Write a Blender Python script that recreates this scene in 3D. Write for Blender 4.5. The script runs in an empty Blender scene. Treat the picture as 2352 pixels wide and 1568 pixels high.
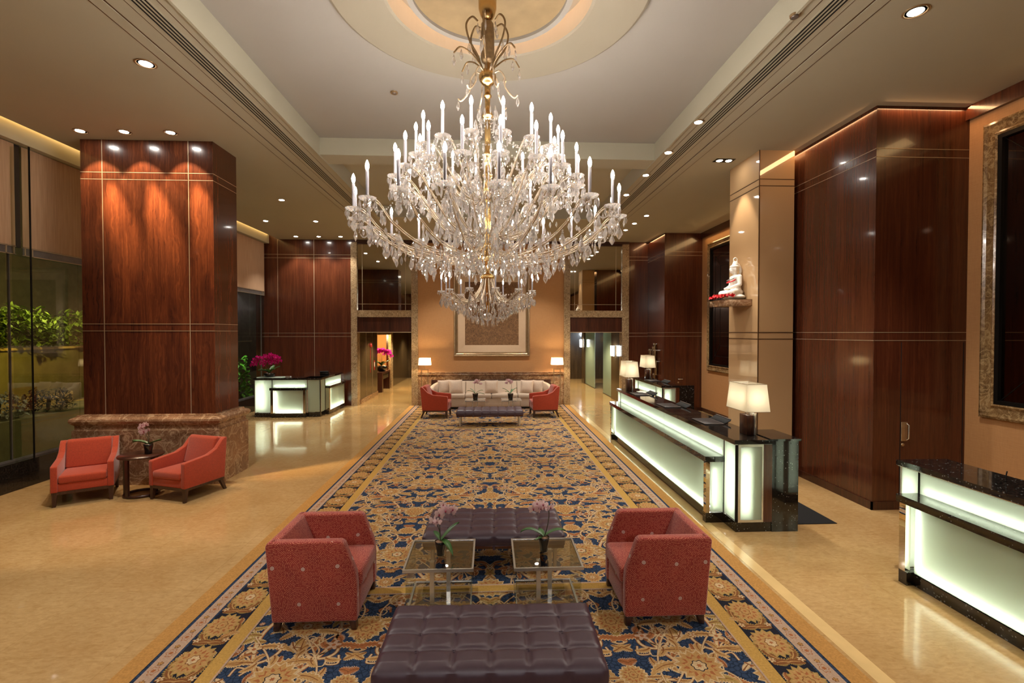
EXPO=1.45
import bpy, bmesh, math, random
from mathutils import Vector, Matrix
random.seed(7)
PI = math.pi
scene = bpy.context.scene
COL = scene.collection
rad = math.radians

# ------------------------------------------------------------------ helpers
def lin(c):
    return tuple(((v/255.)/12.92 if v/255. <= .04045 else ((v/255.+.055)/1.055)**2.4) for v in c)

class MB:
    """collects geometry of one mesh"""
    def __init__(s): s.v=[]; s.f=[]; s.mi=[]; s.sm=[]; s.uv=None
    def add(s, vs, fs, mi=0, smooth=False, M=None):
        b=len(s.v)
        s.v += [tuple(M@Vector(p)) if M is not None else tuple(p) for p in vs]
        for f in fs:
            s.f.append(tuple(b+i for i in f)); s.mi.append(mi); s.sm.append(smooth)
        return s
    def box(s, a, b, mi=0, M=None):
        (x0,y0,z0),(x1,y1,z1)=a,b
        vs=[(x0,y0,z0),(x1,y0,z0),(x1,y1,z0),(x0,y1,z0),(x0,y0,z1),(x1,y0,z1),(x1,y1,z1),(x0,y1,z1)]
        return s.add(vs,[(0,3,2,1),(4,5,6,7),(0,1,5,4),(1,2,6,5),(2,3,7,6),(3,0,4,7)],mi,False,M)
    def rbox(s, a, b, r=.02, seg=2, mi=0, M=None, smooth=True):
        bm=bmesh.new()
        bmesh.ops.create_cube(bm,size=1)
        for v in bm.verts:
            v.co=Vector([a[i]+(v.co[i]+.5)*(b[i]-a[i]) for i in range(3)])
        bmesh.ops.bevel(bm,geom=bm.edges[:],offset=r,segments=seg,profile=.5,affect='EDGES')
        return s.bm(bm,mi,smooth,M)
    def bm(s, bm, mi=0, smooth=False, M=None):
        bm.verts.index_update()
        s.add([v.co.copy() for v in bm.verts],[tuple(v.index for v in f.verts) for f in bm.faces],mi,smooth,M)
        bm.free(); return s
    def prism(s, poly, d0, d1, axis='y', r=0, seg=2, mi=0, M=None, smooth=True):
        """extrude 2d poly along an axis; poly in the two other axes"""
        bm=bmesh.new()
        def P(p,d):
            return {'y':(p[0],d,p[1]),'x':(d,p[0],p[1]),'z':(p[0],p[1],d)}[axis]
        A=[bm.verts.new(P(p,d0)) for p in poly]; B=[bm.verts.new(P(p,d1)) for p in poly]
        n=len(poly)
        bm.faces.new(A); bm.faces.new(B[::-1])
        for i in range(n): bm.faces.new((A[i],B[i],B[(i+1)%n],A[(i+1)%n]))
        bmesh.ops.recalc_face_normals(bm,faces=bm.faces[:])
        if r: bmesh.ops.bevel(bm,geom=bm.edges[:],offset=r,segments=seg,profile=.5,affect='EDGES',clamp_overlap=True)
        return s.bm(bm,mi,smooth if r else False,M)
    def lathe(s, prof, n=24, mi=0, M=None, smooth=True, caps=True, sy=1.0):
        vs=[];fs=[]
        for (r,z) in prof:
            for k in range(n):
                a=2*PI*k/n; vs.append((r*math.cos(a),sy*r*math.sin(a),z))
        m=len(prof)
        for i in range(m-1):
            for k in range(n):
                fs.append((i*n+k,i*n+(k+1)%n,(i+1)*n+(k+1)%n,(i+1)*n+k))
        s.add(vs,fs,mi,smooth,M)
        if caps:
            if prof[0][0]>1e-6: s.add(vs[:n],[tuple(range(n))[::-1]],mi,False,M)
            if prof[-1][0]>1e-6: s.add(vs[-n:],[tuple(range(n))],mi,False,M)
        return s
    def tube(s, pts, r, n=8, mi=0, M=None, caps=True):
        pts=[Vector(p) for p in pts]; m=len(pts)
        rs=r if isinstance(r,(list,tuple)) else [r]*m
        vs=[];fs=[]
        up=Vector((0,0,1)); prev=None
        for i,p in enumerate(pts):
            t=(pts[min(i+1,m-1)]-pts[max(i-1,0)])
            t=t.normalized() if t.length>1e-9 else Vector((0,0,1))
            if prev is None:
                a=t.orthogonal().normalized()
            else:
                a=(prev-t*prev.dot(t)); a=a.normalized() if a.length>1e-6 else t.orthogonal().normalized()
            prev=a; b=t.cross(a)
            for k in range(n):
                w=2*PI*k/n; vs.append(p+(a*math.cos(w)+b*math.sin(w))*rs[i])
        for i in range(m-1):
            for k in range(n):
                fs.append((i*n+k,i*n+(k+1)%n,(i+1)*n+(k+1)%n,(i+1)*n+k))
        s.add(vs,fs,mi,True,M)
        if caps:
            s.add(vs[:n],[tuple(range(n))[::-1]],mi,False,M); s.add(vs[-n:],[tuple(range(n))],mi,False,M)
        return s
    def sphere(s, c, r, n=12, m=8, mi=0, M=None, smooth=True):
        rr=r if isinstance(r,(list,tuple)) else (r,r,r)
        vs=[(c[0],c[1],c[2]-rr[2])]
        for i in range(1,m):
            th=PI*i/m
            for k in range(n):
                a=2*PI*k/n
                vs.append((c[0]+rr[0]*math.sin(th)*math.cos(a),c[1]+rr[1]*math.sin(th)*math.sin(a),c[2]-rr[2]*math.cos(th)))
        vs.append((c[0],c[1],c[2]+rr[2])); L=len(vs)-1
        fs=[(0,1+(k+1)%n,1+k) for k in range(n)]
        for i in range(m-2):
            for k in range(n):
                a=1+i*n+k;b=1+i*n+(k+1)%n
                fs.append((a,b,b+n,a+n))
        o=1+(m-2)*n
        fs+=[(L,o+k,o+(k+1)%n) for k in range(n)]
        return s.add(vs,fs,mi,smooth,M)
    def grid(s, fn, nu, nv, mi=0, smooth=True, M=None):
        vs=[fn(i/nu,j/nv) for j in range(nv+1) for i in range(nu+1)]
        fs=[(j*(nu+1)+i,j*(nu+1)+i+1,(j+1)*(nu+1)+i+1,(j+1)*(nu+1)+i) for j in range(nv) for i in range(nu)]
        return s.add(vs,fs,mi,smooth,M)
    def mesh(s, name, mats):
        me=bpy.data.meshes.new(name)
        me.from_pydata(s.v,[],s.f); 
        for m in (mats if isinstance(mats,(list,tuple)) else [mats]): me.materials.append(m)
        me.polygons.foreach_set('material_index',s.mi); me.polygons.foreach_set('use_smooth',s.sm)
        me.update(); return me
    def build(s, name, mats, parent=None, **kw):
        return obj(name, s.mesh(name,mats), parent, **kw)

def obj(name, me, parent=None, loc=None, rot=None, scale=None, kind=None, label=None, cat=None, group=None):
    o=bpy.data.objects.new(name,me); COL.objects.link(o)
    if loc is not None: o.location=loc
    if rot is not None: o.rotation_euler=rot
    if scale is not None: o.scale=scale if isinstance(scale,(tuple,list)) else (scale,)*3
    if parent is not None: o.parent=parent
    tag(o,label,cat,group,kind); return o
def tag(o,label=None,cat=None,group=None,kind=None):
    if label: o['label']=label
    if cat: o['category']=cat
    if group: o['group']=group
    if kind: o['kind']=kind
    return o
def thing(name, label, cat, loc=(0,0,0), rz=0, group=None, scale=1):
    o=bpy.data.objects.new(name,None); COL.objects.link(o)
    o.location=loc; o.rotation_euler=(0,0,rz); o.scale=(scale,)*3; o.empty_display_size=.1
    return tag(o,label,cat,group)
def struct(name, mb, mats, label=None, cat=None, parent=None):
    return mb.build(name,mats,parent,kind='structure' if parent is None else None,label=label,cat=cat)
def dup(root, loc, rz=None, label=None, group=None, scale=None):
    def cp(o,par):
        c=o.copy(); COL.objects.link(c)
        if par is not None: c.parent=par
        for ch in o.children: cp(ch,c)
        return c
    r=cp(root,None); r.location=loc
    if rz is not None: r.rotation_euler=(0,0,rz)
    if scale is not None: r.scale=(scale,)*3
    if label: r['label']=label
    if group: r['group']=group
    return r
def bez(P, n=12):
    """Catmull-Rom through points"""
    P=[Vector(p) for p in P]; Q=[P[0]*2-P[1]]+P+[P[-1]*2-P[-2]]
    out=[]
    for i in range(1,len(Q)-2):
        for k in range(n):
            t=k/n; a,b,c,d=Q[i-1],Q[i],Q[i+1],Q[i+2]
            out.append(.5*((2*b)+(-a+c)*t+(2*a-5*b+4*c-d)*t*t+(-a+3*b-3*c+d)*t**3))
    out.append(P[-1]); return out

# ------------------------------------------------------------------ materials
class NT:
    def __init__(s,name):
        s.m=bpy.data.materials.new(name); s.m.use_nodes=True
        s.t=s.m.node_tree; s.t.nodes.clear()
        s.out=s.n('ShaderNodeOutputMaterial')
    def n(s,t,**kw):
        x=s.t.nodes.new(t)
        for k,v in kw.items():
            if k.startswith('i_'):
                x.inputs[k[2:].replace('_',' ')].default_value=v
            else: setattr(x,k,v)
        return x
    def l(s,a,b): s.t.links.new(a,b)
    def coord(s,kind='Object'): return s.n('ShaderNodeTexCoord').outputs[kind]
    def mapping(s,vec,scale=(1,1,1),loc=(0,0,0),rot=(0,0,0)):
        m=s.n('ShaderNodeMapping'); m.inputs['Scale'].default_value=scale; m.inputs['Location'].default_value=loc; m.inputs['Rotation'].default_value=rot
        s.l(vec,m.inputs['Vector']); return m.outputs[0]
    def noise(s,vec,scale=5,detail=3,rough=.5,dist=0):
        n=s.n('ShaderNodeTexNoise'); n.inputs['Scale'].default_value=scale; n.inputs['Detail'].default_value=detail
        n.inputs['Roughness'].default_value=rough; n.inputs['Distortion'].default_value=dist
        s.l(vec,n.inputs['Vector']); return n.outputs['Fac']
    def ramp(s,fac,stops):
        r=s.n('ShaderNodeValToRGB'); e=r.color_ramp.elements
        while len(e)<len(stops): e.new(.5)
        for i,(p,c) in enumerate(stops):
            e[i].position=p; e[i].color=(*c,1) if len(c)==3 else c
        s.l(fac,r.inputs[0]); return r.outputs[0]
    def math(s,op,a,b=None,c=None):
        m=s.n('ShaderNodeMath',operation=op)
        for i,x in enumerate((a,b,c)):
            if x is None: continue
            if isinstance(x,(int,float)): m.inputs[i].default_value=x
            else: s.l(x,m.inputs[i])
        return m.outputs[0]
    def mix(s,fac,a,b,bt='MIX'):
        m=s.n('ShaderNodeMix',data_type='RGBA',blend_type=bt)
        for sock,x in ((m.inputs['Factor'],fac),(m.inputs[6],a),(m.inputs[7],b)):
            if isinstance(x,(int,float)): sock.default_value=x
            elif isinstance(x,tuple): sock.default_value=(*x,1) if len(x)==3 else x
            else: s.l(x,sock)
        return m.outputs[2]
    def bump(s,h,strength=.2,dist=.01):
        b=s.n('ShaderNodeBump'); b.inputs['Strength'].default_value=strength; b.inputs['Distance'].default_value=dist
        s.l(h,b.inputs['Height']); return b.outputs[0]
    def bsdf(s,col,rough=.5,metal=0,spec=.5,coat=0,coatr=.05,normal=None,sheen=0):
        b=s.n('ShaderNodeBsdfPrincipled')
        for k,x in (('Base Color',col),('Roughness',rough)):
            if isinstance(x,tuple): b.inputs[k].default_value=(*x,1)
            elif isinstance(x,(int,float)): b.inputs[k].default_value=x
            else: s.l(x,b.inputs[k])
        b.inputs['Metallic'].default_value=metal; b.inputs['Specular IOR Level'].default_value=spec
        b.inputs['Coat Weight'].default_value=coat; b.inputs['Coat Roughness'].default_value=coatr
        b.inputs['Sheen Weight'].default_value=sheen
        if normal is not None: s.l(normal,b.inputs['Normal'])
        return b.outputs[0]
    def done(s,sh): s.l(sh,s.out.inputs['Surface']); return s.m

def plain(name,c,rough=.5,metal=0,spec=.5,coat=0,var=.12,scale=8,bump=0,sheen=0):
    t=NT(name); co=t.coord(); n=t.noise(co,scale,3)
    c=lin(c); col=t.ramp(n,[(.3,tuple(v*(1-var) for v in c)),(.7,tuple(min(1,v*(1+var)) for v in c))])
    nm=t.bump(t.noise(co,scale*20,2),bump,.003) if bump else None
    return t.done(t.bsdf(col,rough,metal,spec,coat,normal=nm,sheen=sheen))
def emit(name,c,st):
    t=NT(name); e=t.n('ShaderNodeEmission'); e.inputs[0].default_value=(*c,1); e.inputs[1].default_value=st
    return t.done(e.outputs[0])

def wood(name,dark,mid,light,fig=1.0,rough=.22,coat=.35):
    t=NT(name); co=t.coord()
    warp=t.noise(t.mapping(co,(2.2,2.2,.9)),2.0,2)
    sep=t.n('ShaderNodeSeparateXYZ'); t.l(co,sep.inputs[0])
    cmb=t.n('ShaderNodeCombineXYZ')
    w=t.math('MULTIPLY',t.math('SUBTRACT',warp,.5),.16*fig)
    t.l(t.math('ADD',sep.outputs[0],w),cmb.inputs[0]); t.l(t.math('ADD',sep.outputs[1],w),cmb.inputs[1]); t.l(sep.outputs[2],cmb.inputs[2])
    g=t.noise(t.mapping(cmb.outputs[0],(26,26,.55)),1.6,4,.6)
    g2=t.noise(t.mapping(cmb.outputs[0],(5,5,.35)),1.4,3)
    g3=t.noise(t.mapping(co,(40,40,7)),2,2)
    f=t.math('ADD',t.math('ADD',t.math('MULTIPLY',g,.55),t.math('MULTIPLY',g2,.35)),t.math('MULTIPLY',g3,.1))
    col=t.ramp(f,[(.36,lin(dark)),(.52,lin(mid)),(.68,lin(light))])
    return t.done(t.bsdf(col,rough,0,.5,coat,.06))
def marble(name,dark,mid,vein,scale=2.2,rough=.14,amt=.05):
    t=NT(name); co=t.coord()
    n1=t.noise(co,scale,5,.6,.6)
    base=t.ramp(n1,[(.3,lin(dark)),(.6,lin(mid)),(.8,tuple(min(1,v*1.25) for v in lin(mid)))])
    n2=t.noise(co,scale*1.7,4,.55,1.2)
    d=t.math('ABSOLUTE',t.math('SUBTRACT',n2,.5))
    v=t.ramp(d,[(0,(1,1,1)),(amt*.4,(.45,.45,.45)),(amt,(0,0,0))])
    n3=t.noise(co,scale*6,4,.6,1)
    d3=t.math('ABSOLUTE',t.math('SUBTRACT',n3,.5))
    v3=t.ramp(d3,[(0,(.5,.5,.5)),(amt*.7,(0,0,0))])
    col=t.mix(t.math('MULTIPLY',t.math('MAXIMUM',v,v3),.7),base,lin(vein))
    return t.done(t.bsdf(col,rough,0,.5,.25,.04))

M={}
M['wood']=wood('mahogany_veneer',(62,30,18),(80,40,24),(98,52,31),.35)
M['wood_flame']=wood('flame_mahogany_veneer',(58,27,16),(84,42,24),(112,60,34),.9)
M['wood_dark']=wood('dark_wood',(40,20,14),(66,34,22),(88,48,30),.5,.3,.2)
M['wood_leg']=wood('walnut_leg',(44,26,20),(66,40,30),(84,54,40),.5,.35,.1)
M['bronze_wood']=wood('bronze_panel',(52,40,26),(74,58,38),(96,78,52),.3,.25,.3)
M['marble']=marble('brown_marble',(104,72,50),(144,106,78),(204,174,140))
M['marble_frame']=marble('veined_marble',(84,62,38),(128,98,62),(188,160,116),3.5,.18,.07)
M['pil']=marble('speckled_marble',(100,78,54),(142,114,82),(206,182,146),9,.2,.09)
M['ceil']=plain('ceiling_paint',(176,171,152),.8,var=.02,scale=1)
M['ceil_tray']=plain('tray_paint',(166,162,156),.8,var=.02,scale=1)
M['ceil_ring']=plain('ring_plaster',(158,150,134),.7,var=.02,scale=1)
M['goldleaf']=plain('gold_leaf_ceiling',(160,138,104),.6,0,var=.12,scale=5)
M['black']=plain('black_slot',(8,8,8),.8,var=0)
M['darkmetal']=plain('dark_metal',(28,26,24),.4,.6)
M['chrome']=plain('polished_steel',(222,218,208),.24,.75,var=.02)
M['inlay']=plain('steel_inlay',(176,154,126),.4,.35,var=.02)
M['inlay_dark']=plain('bronze_joint',(92,66,42),.4,.5,var=.02)
M['gold']=plain('polished_brass',(200,164,108),.25,1,var=.08,scale=20)
M['bronze']=plain('aged_bronze',(134,110,78),.4,.6,var=.2,scale=30)
M['champagne']=plain('champagne_frame',(168,142,108),.32,.7,var=.12,scale=15)
M['mat_board']=plain('cream_mat_board',(206,178,148),.8,var=.02)
t=NT('tan_lacquer'); gl=t.n('ShaderNodeBsdfGlossy'); gl.inputs['Roughness'].default_value=.035; fr=t.n('ShaderNodeFresnel'); fr.inputs[0].default_value=2.3; mx=t.n('ShaderNodeMixShader'); t.l(fr.outputs[0],mx.inputs[0]); t.l(t.bsdf(lin((192,156,114)),.5,0,.2),mx.inputs[1]); t.l(gl.outputs[0],mx.inputs[2]); M['tan_lacquer']=t.done(mx.outputs[0])
M['orange_fab']=plain('orange_wool',(168,58,26),.85,var=.14,scale=60,bump=.25,sheen=.3)
M['sofa_fab']=plain('oatmeal_linen',(196,176,156),.85,var=.06,scale=60,bump=.2,sheen=.2)
M['pillow_fab']=plain('pale_silk',(206,182,160),.55,var=.05,scale=30,sheen=.4)
M['leather']=plain('plum_brown_leather',(70,52,62),.38,0,.5,var=.07,scale=30,bump=.12)
M['soil']=plain('bark_chips',(150,118,94),.9,var=.5,scale=60)
M['pot']=plain('black_glazed_pot',(22,20,20),.15,0,.6,.4)
M['leaf']=plain('orchid_leaf',(62,104,48),.35,0,.5,var=.25,scale=14)
M['stem']=plain('orchid_stem',(62,60,36),.6)
M['white_stone']=plain('white_marble_statue',(232,226,216),.35,var=.03,scale=6)
M['red_petal']=plain('red_petals',(206,34,42),.6,var=.25,scale=30)
M['blotter']=plain('dark_leather_blotter',(46,42,44),.45,var=.05)
M['grey_edge']=plain('grey_trim',(120,114,110),.35,.5)
M['paper']=plain('white_paper',(236,230,216),.8,var=.02)
M['mat_black']=plain('black_floor_mat',(16,16,18),.95,var=.2,scale=200)
M['mirror']=plain('mirror_glass',(216,210,196),.02,1,var=.0)
M['tint_mirror']=plain('dark_mirror',(118,98,84),.04,1,var=.0)
M['clear']=None
M['white_box']=plain('white_box_lining',(235,235,228),.8,var=0)
M['bell_red']=plain('red_alarm',(150,30,28),.4)
M['sign_white']=plain('sign_white',(206,206,196),.6,var=.02)
M['candle']=plain('white_candle_sleeve',(150,146,152),.6,var=.02)
M['blind']=None
M['concrete']=plain('outdoor_wall',(150,136,104),.9,var=.15,scale=3)
M['asphalt']=plain('outdoor_ground',(96,88,72),.9,var=.15,scale=3)
M['bush']=plain('shrub_leaf',(96,120,40),.6,var=.4,scale=9)
M['bush_dark']=plain('dark_bush_leaf',(34,52,36),.7,var=.4,scale=9)
M['bush_white']=plain('white_blossom',(206,200,196),.7,var=.15,scale=9)
M['plant_green']=plain('bright_leaf',(84,150,44),.5,var=.3,scale=9)

def glass(name,tint,ref=.5):
    t=NT(name); tr=t.n('ShaderNodeBsdfTransparent'); tr.inputs[0].default_value=(*tint,1)
    gl=t.n('ShaderNodeBsdfGlossy'); gl.inputs['Roughness'].default_value=.01
    fr=t.n('ShaderNodeFresnel'); fr.inputs[0].default_value=1.5
    ge=t.n('ShaderNodeNewGeometry'); mx=t.n('ShaderNodeMixShader'); t.l(t.math('MULTIPLY',t.math('MULTIPLY_ADD',fr.outputs[0],1.0,ref),t.math('SUBTRACT',1.0,ge.outputs['Backfacing'])),mx.inputs[0]); t.l(tr.outputs[0],mx.inputs[1]); t.l(gl.outputs[0],mx.inputs[2])
    return t.done(mx.outputs[0])
M['window']=glass('window_glass',(.78,.82,.68),.06)
M['table_glass']=glass('table_glass',(.96,.97,.94),.34)
M['fin_glass']=glass('fin_glass',(.92,.95,.90),.03)
def frosted(name,c,tr=.75,rough=.35):
    t=NT(name); a=t.n('ShaderNodeBsdfTranslucent'); a.inputs[0].default_value=(*c,1)
    b=t.bsdf(tuple(c),rough,0,.5)
    mx=t.n('ShaderNodeMixShader'); mx.inputs[0].default_value=tr; t.l(b,mx.inputs[1]); t.l(a.outputs[0],mx.inputs[2])
    return t.done(mx.outputs[0])
M['frost']=frosted('frosted_glass',(.79,.865,.775),.7,.2)
M['shade']=frosted('linen_shade',(.90,.83,.66),.6,.8)
M['frost_blue']=frosted('pale_green_glass',(.42,.52,.42),.4,.15)
t=NT('roller_blind_weave'); co=t.coord()
n=t.noise(t.mapping(co,(1,18,1)),2,2)
M['blind']=t.done(t.bsdf(t.ramp(n,[(.3,lin((176,140,108))),(.7,lin((192,156,124)))]),.9))
# crystal: clear, sparkling, catches lamp light
t=NT('cut_crystal'); tr=t.n('ShaderNodeBsdfTransparent'); tr.inputs[0].default_value=(.93,.92,.92,1)
gl=t.n('ShaderNodeBsdfGlossy'); gl.inputs['Roughness'].default_value=.025; gl.inputs[0].default_value=(1,.98,.96,1)
df=t.n('ShaderNodeBsdfTranslucent'); df.inputs[0].default_value=(.95,.93,.92,1)
m1=t.n('ShaderNodeMixShader'); m1.inputs[0].default_value=.22; t.l(gl.outputs[0],m1.inputs[1]); t.l(df.outputs[0],m1.inputs[2])
m2=t.n('ShaderNodeMixShader'); lw=t.n('ShaderNodeLayerWeight'); lw.inputs[0].default_value=.45
t.l(t.math('MULTIPLY_ADD',lw.outputs['Fresnel'],.65,.30),m2.inputs[0]); t.l(tr.outputs[0],m2.inputs[1]); t.l(m1.outputs[0],m2.inputs[2])
M['crystal']=t.done(m2.outputs[0])
# glassy gold arms
M['arm']=plain('gilt_glass_arm',(206,186,160),.2,.5,.5,.5,var=.15,scale=40)
# floor
t=NT('cream_marble_floor'); co=t.coord()
n1=t.noise(co,1.1,5,.6,.4); n2=t.ramp(t.noise(t.mapping(co,(1,2.2,1)),13,5,.7,.8),[(.35,(0,0,0)),(.7,(1,1,1))])
base=t.mix(t.math('MULTIPLY',n2,.55),t.ramp(n1,[(.3,lin((190,152,100))),(.7,lin((208,174,122)))]),lin((158,118,68)))
br=t.n('ShaderNodeTexBrick'); br.offset=0; br.inputs['Scale'].default_value=1; br.inputs['Brick Width'].default_value=.92; br.inputs['Row Height'].default_value=.92
br.inputs['Mortar Size'].default_value=.004; br.inputs['Mortar Smooth'].default_value=.1
br.inputs['Color1'].default_value=(.97,.97,.97,1); br.inputs['Color2'].default_value=(1.02,1.02,1.02,1); br.inputs['Mortar'].default_value=(.88,.86,.82,1)
t.l(co,br.inputs['Vector'])
col=t.mix(1.0,base,br.outputs['Color'],'MULTIPLY')
M['floor']=t.done(t.bsdf(col,.11,0,.5,.3,.03))
M['floor_light']=plain('pale_marble_band',(226,192,134),.12,0,.5,.3,var=.08,scale=4)
# granite
t=NT('black_granite'); co=t.coord()
v=t.n('ShaderNodeTexVoronoi'); v.inputs['Scale'].default_value=48; t.l(co,v.inputs['Vector'])
sepc=t.n('ShaderNodeSeparateColor'); t.l(v.outputs['Color'],sepc.inputs[0])
sp=t.math('MULTIPLY',t.math('GREATER_THAN',sepc.outputs[0],.84),t.math('LESS_THAN',v.outputs['Distance'],.3))
nn=t.noise(co,45,3)
col=t.mix(sp,t.ramp(nn,[(.35,lin((14,13,12))),(.7,lin((44,38,34)))]),lin((120,124,124)))
M['granite']=t.done(t.bsdf(col,.07,0,.5,.4,.02))
# tan wall covering
t=NT('tan_wallcovering'); co=t.coord()
n=t.noise(t.mapping(co,(3,3,60)),3,3); n2=t.noise(t.mapping(co,(60,60,3)),3,3)
M['tan']=t.done(t.bsdf(t.ramp(t.math('MULTIPLY_ADD',n2,.5,t.math('MULTIPLY',n,.5)),[(.35,lin((174,126,80))),(.65,lin((188,140,92)))]),.75))
# ring patterned chair fabric (uses UV)
t=NT('swirl_fabric'); uv=t.coord('UV')
nz=t.n('ShaderNodeTexNoise'); nz.inputs['Scale'].default_value=9; t.l(uv,nz.inputs['Vector'])
add=t.n('ShaderNodeVectorMath',operation='SCALE'); t.l(nz.outputs['Color'],add.inputs[0]); add.inputs['Scale'].default_value=.02
sm=t.n('ShaderNodeVectorMath',operation='ADD'); t.l(uv,sm.inputs[0]); t.l(add.outputs[0],sm.inputs[1])
v=t.n('ShaderNodeTexVoronoi',voronoi_dimensions='2D'); v.inputs['Scale'].default_value=3.7; v.inputs['Randomness'].default_value=.3; t.l(sm.outputs[0],v.inputs['Vector'])
rg=t.math('SINE',t.math('MULTIPLY',v.outputs['Distance'],140))
br_=t.noise(t.mapping(uv,(1,1,1)),70,2)
line=t.math('MULTIPLY',t.math('GREATER_THAN',rg,.68),t.math('GREATER_THAN',br_,.46))
dot=t.math('LESS_THAN',v.outputs['Distance'],.06)
base=t.ramp(t.noise(uv,6,2),[(.3,lin((138,42,36))),(.7,lin((156,54,44)))])
col=t.mix(t.math('MULTIPLY',line,.85),base,lin((214,138,104)))
col=t.mix(dot,col,lin((192,158,148)))
M['swirl']=t.done(t.bsdf(col,.8,0,.3,normal=t.bump(line,.15,.002),sheen=.3))
# art canvas
t=NT('brown_tapestry_print'); co=t.coord()
n=t.noise(co,7,6,.7,2.2); v=t.n('ShaderNodeTexVoronoi'); v.inputs['Scale'].default_value=5; t.l(co,v.inputs['Vector'])
rr=t.math('SINE',t.math('MULTIPLY',v.outputs['Distance'],34))
f=t.math('ADD',t.math('MULTIPLY',n,.8),t.math('MULTIPLY',rr,.035))
M['art']=t.done(t.bsdf(t.ramp(f,[(.25,lin((84,58,32))),(.45,lin((128,92,58))),(.6,lin((160,122,82))),(.8,lin((186,150,106)))]),.7))
def petal(name,a,b,r0=.2,r1=.6):
    t=NT(name); co=t.coord(); g=t.n('ShaderNodeVectorMath',operation='LENGTH'); t.l(co,g.inputs[0])
    cc=t.ramp(g.outputs['Value'],[(r0,lin(a)),(r1,lin(b))]); tl=t.n('ShaderNodeBsdfTranslucent'); t.l(cc,tl.inputs[0]); mx=t.n('ShaderNodeMixShader'); mx.inputs[0].default_value=.75; t.l(t.bsdf(cc,.6,0,.3),mx.inputs[1]); t.l(tl.outputs[0],mx.inputs[2]); return t.done(mx.outputs[0])
M['pink_petal']=petal('pink_orchid_petal',(206,110,140),(240,214,218),.05,.3)
M['pale_petal']=petal('pale_orchid_petal',(214,150,176),(240,214,222),.05,.4)
M['mag_petal']=petal('magenta_orchid_petal',(226,120,170),(202,24,116),.1,.4)
M['pur_petal']=petal('purple_orchid_petal',(226,120,190),(190,40,160),.1,.4)
M['lip']=plain('orchid_lip',(132,22,56),.6)
M['tube']=emit('fluorescent_tube',(1,.96,.86),7)
M['bulb']=emit('candle_bulb',(1,.91,.80),125)
M['bulb_small']=emit('small_candle_bulb',(1,.9,.78),80)
M['lens']=emit('downlight_lens',(1,.95,.86),38)
M['lamp_bulb']=emit('lamp_bulb',(1,.90,.70),10); M['floor_bulb']=emit('floor_lamp_bulb',(1,.74,.40),260)
M['cove']=emit('cove_strip',(1,.60,.22),3.6)
M['cove_white']=emit('ring_cove_strip',(1,.62,.40),10.0)
M['sconce']=emit('sconce_glass',(.95,1,.96),7)
M['amber']=emit('amber_display',(1,.6,.12),.9)
# ------------------------------------------------------------------ camera
TH=math.atan(51/1110.); PH=math.atan(20/1110.)
cd=bpy.data.cameras.new('camera'); cam=bpy.data.objects.new('camera',cd); COL.objects.link(cam)
cam.location=(0,0,2.4); cam.rotation_euler=(PI/2-PH,0,-TH)
cd.sensor_width=36; cd.lens=1110/2352*36; cd.clip_start=.05; cd.clip_end=200
scene.camera=cam

CZ=5.44; BW=16.1
# ------------------------------------------------------------------ setting
struct('floor',MB().box((-7.45,-6,-.2),(7.2,27,0)),M['floor'],'polished cream marble floor of the lobby','floor')
m=MB()
for x0,x1 in ((2.66,2.78),): m.box((x0,-5,.0),(x1,15.9,.0012))
struct('trim_1',m,M['floor_light'],'pale marble bands let into the floor beside the carpet','floor trim')
# ceiling
c=MB()
c.box((-6.85,-6,CZ),(-2.9,16.3,5.9)); c.box((2.9,-6,CZ),(7.2,16.3,5.9))
for y0,y1 in ((-6,1.15),(8.45,8.92),(12.9,16.3)): c.box((-2.9,y0,CZ),(2.9,y1,5.9))
c.box((-2.9,8.92,5.73),(2.9,12.9,5.9))
c.box((-7.6,-6,5.3),(-7.16,16.3,5.45)); c.box((-7.16,-6,5.66),(-6.85,16.3,5.9)); c.box((-7.6,-6,5.45),(-7.16,16.3,5.9))
struct('ceiling',c,M['ceil'],'beige plaster ceiling with a long stepped recess','ceiling')
RC=(0,4.8); RO=1.02
c=MB(); N=96
ang=[2*PI*k/N for k in range(N)]
def sq(a):
    dx,dy=math.cos(a),math.sin(a); k=1e9
    if abs(dx)>1e-9: k=min(k,2.9/abs(dx))
    if dy>1e-9: k=min(k,(8.45-RC[1])/dy)
    if dy<-1e-9: k=min(k,(RC[1]-1.15)/-dy)
    return (RC[0]+dx*k,RC[1]+dy*k,5.73)
angs=sorted(set(ang+[math.atan2(y-RC[1],x) % (2*PI) for x in (-2.9,2.9) for y in (1.15,8.45)]))
vs=[];fs=[]
for a in angs: vs+=[(RC[0]+RO*math.cos(a),RC[1]+RO*math.sin(a),5.73),sq(a)]
L=len(angs)
fs=[(2*i,2*i+1,2*((i+1)%L)+1,2*((i+1)%L)) for i in range(L)]
c.add(vs,fs)
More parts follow.
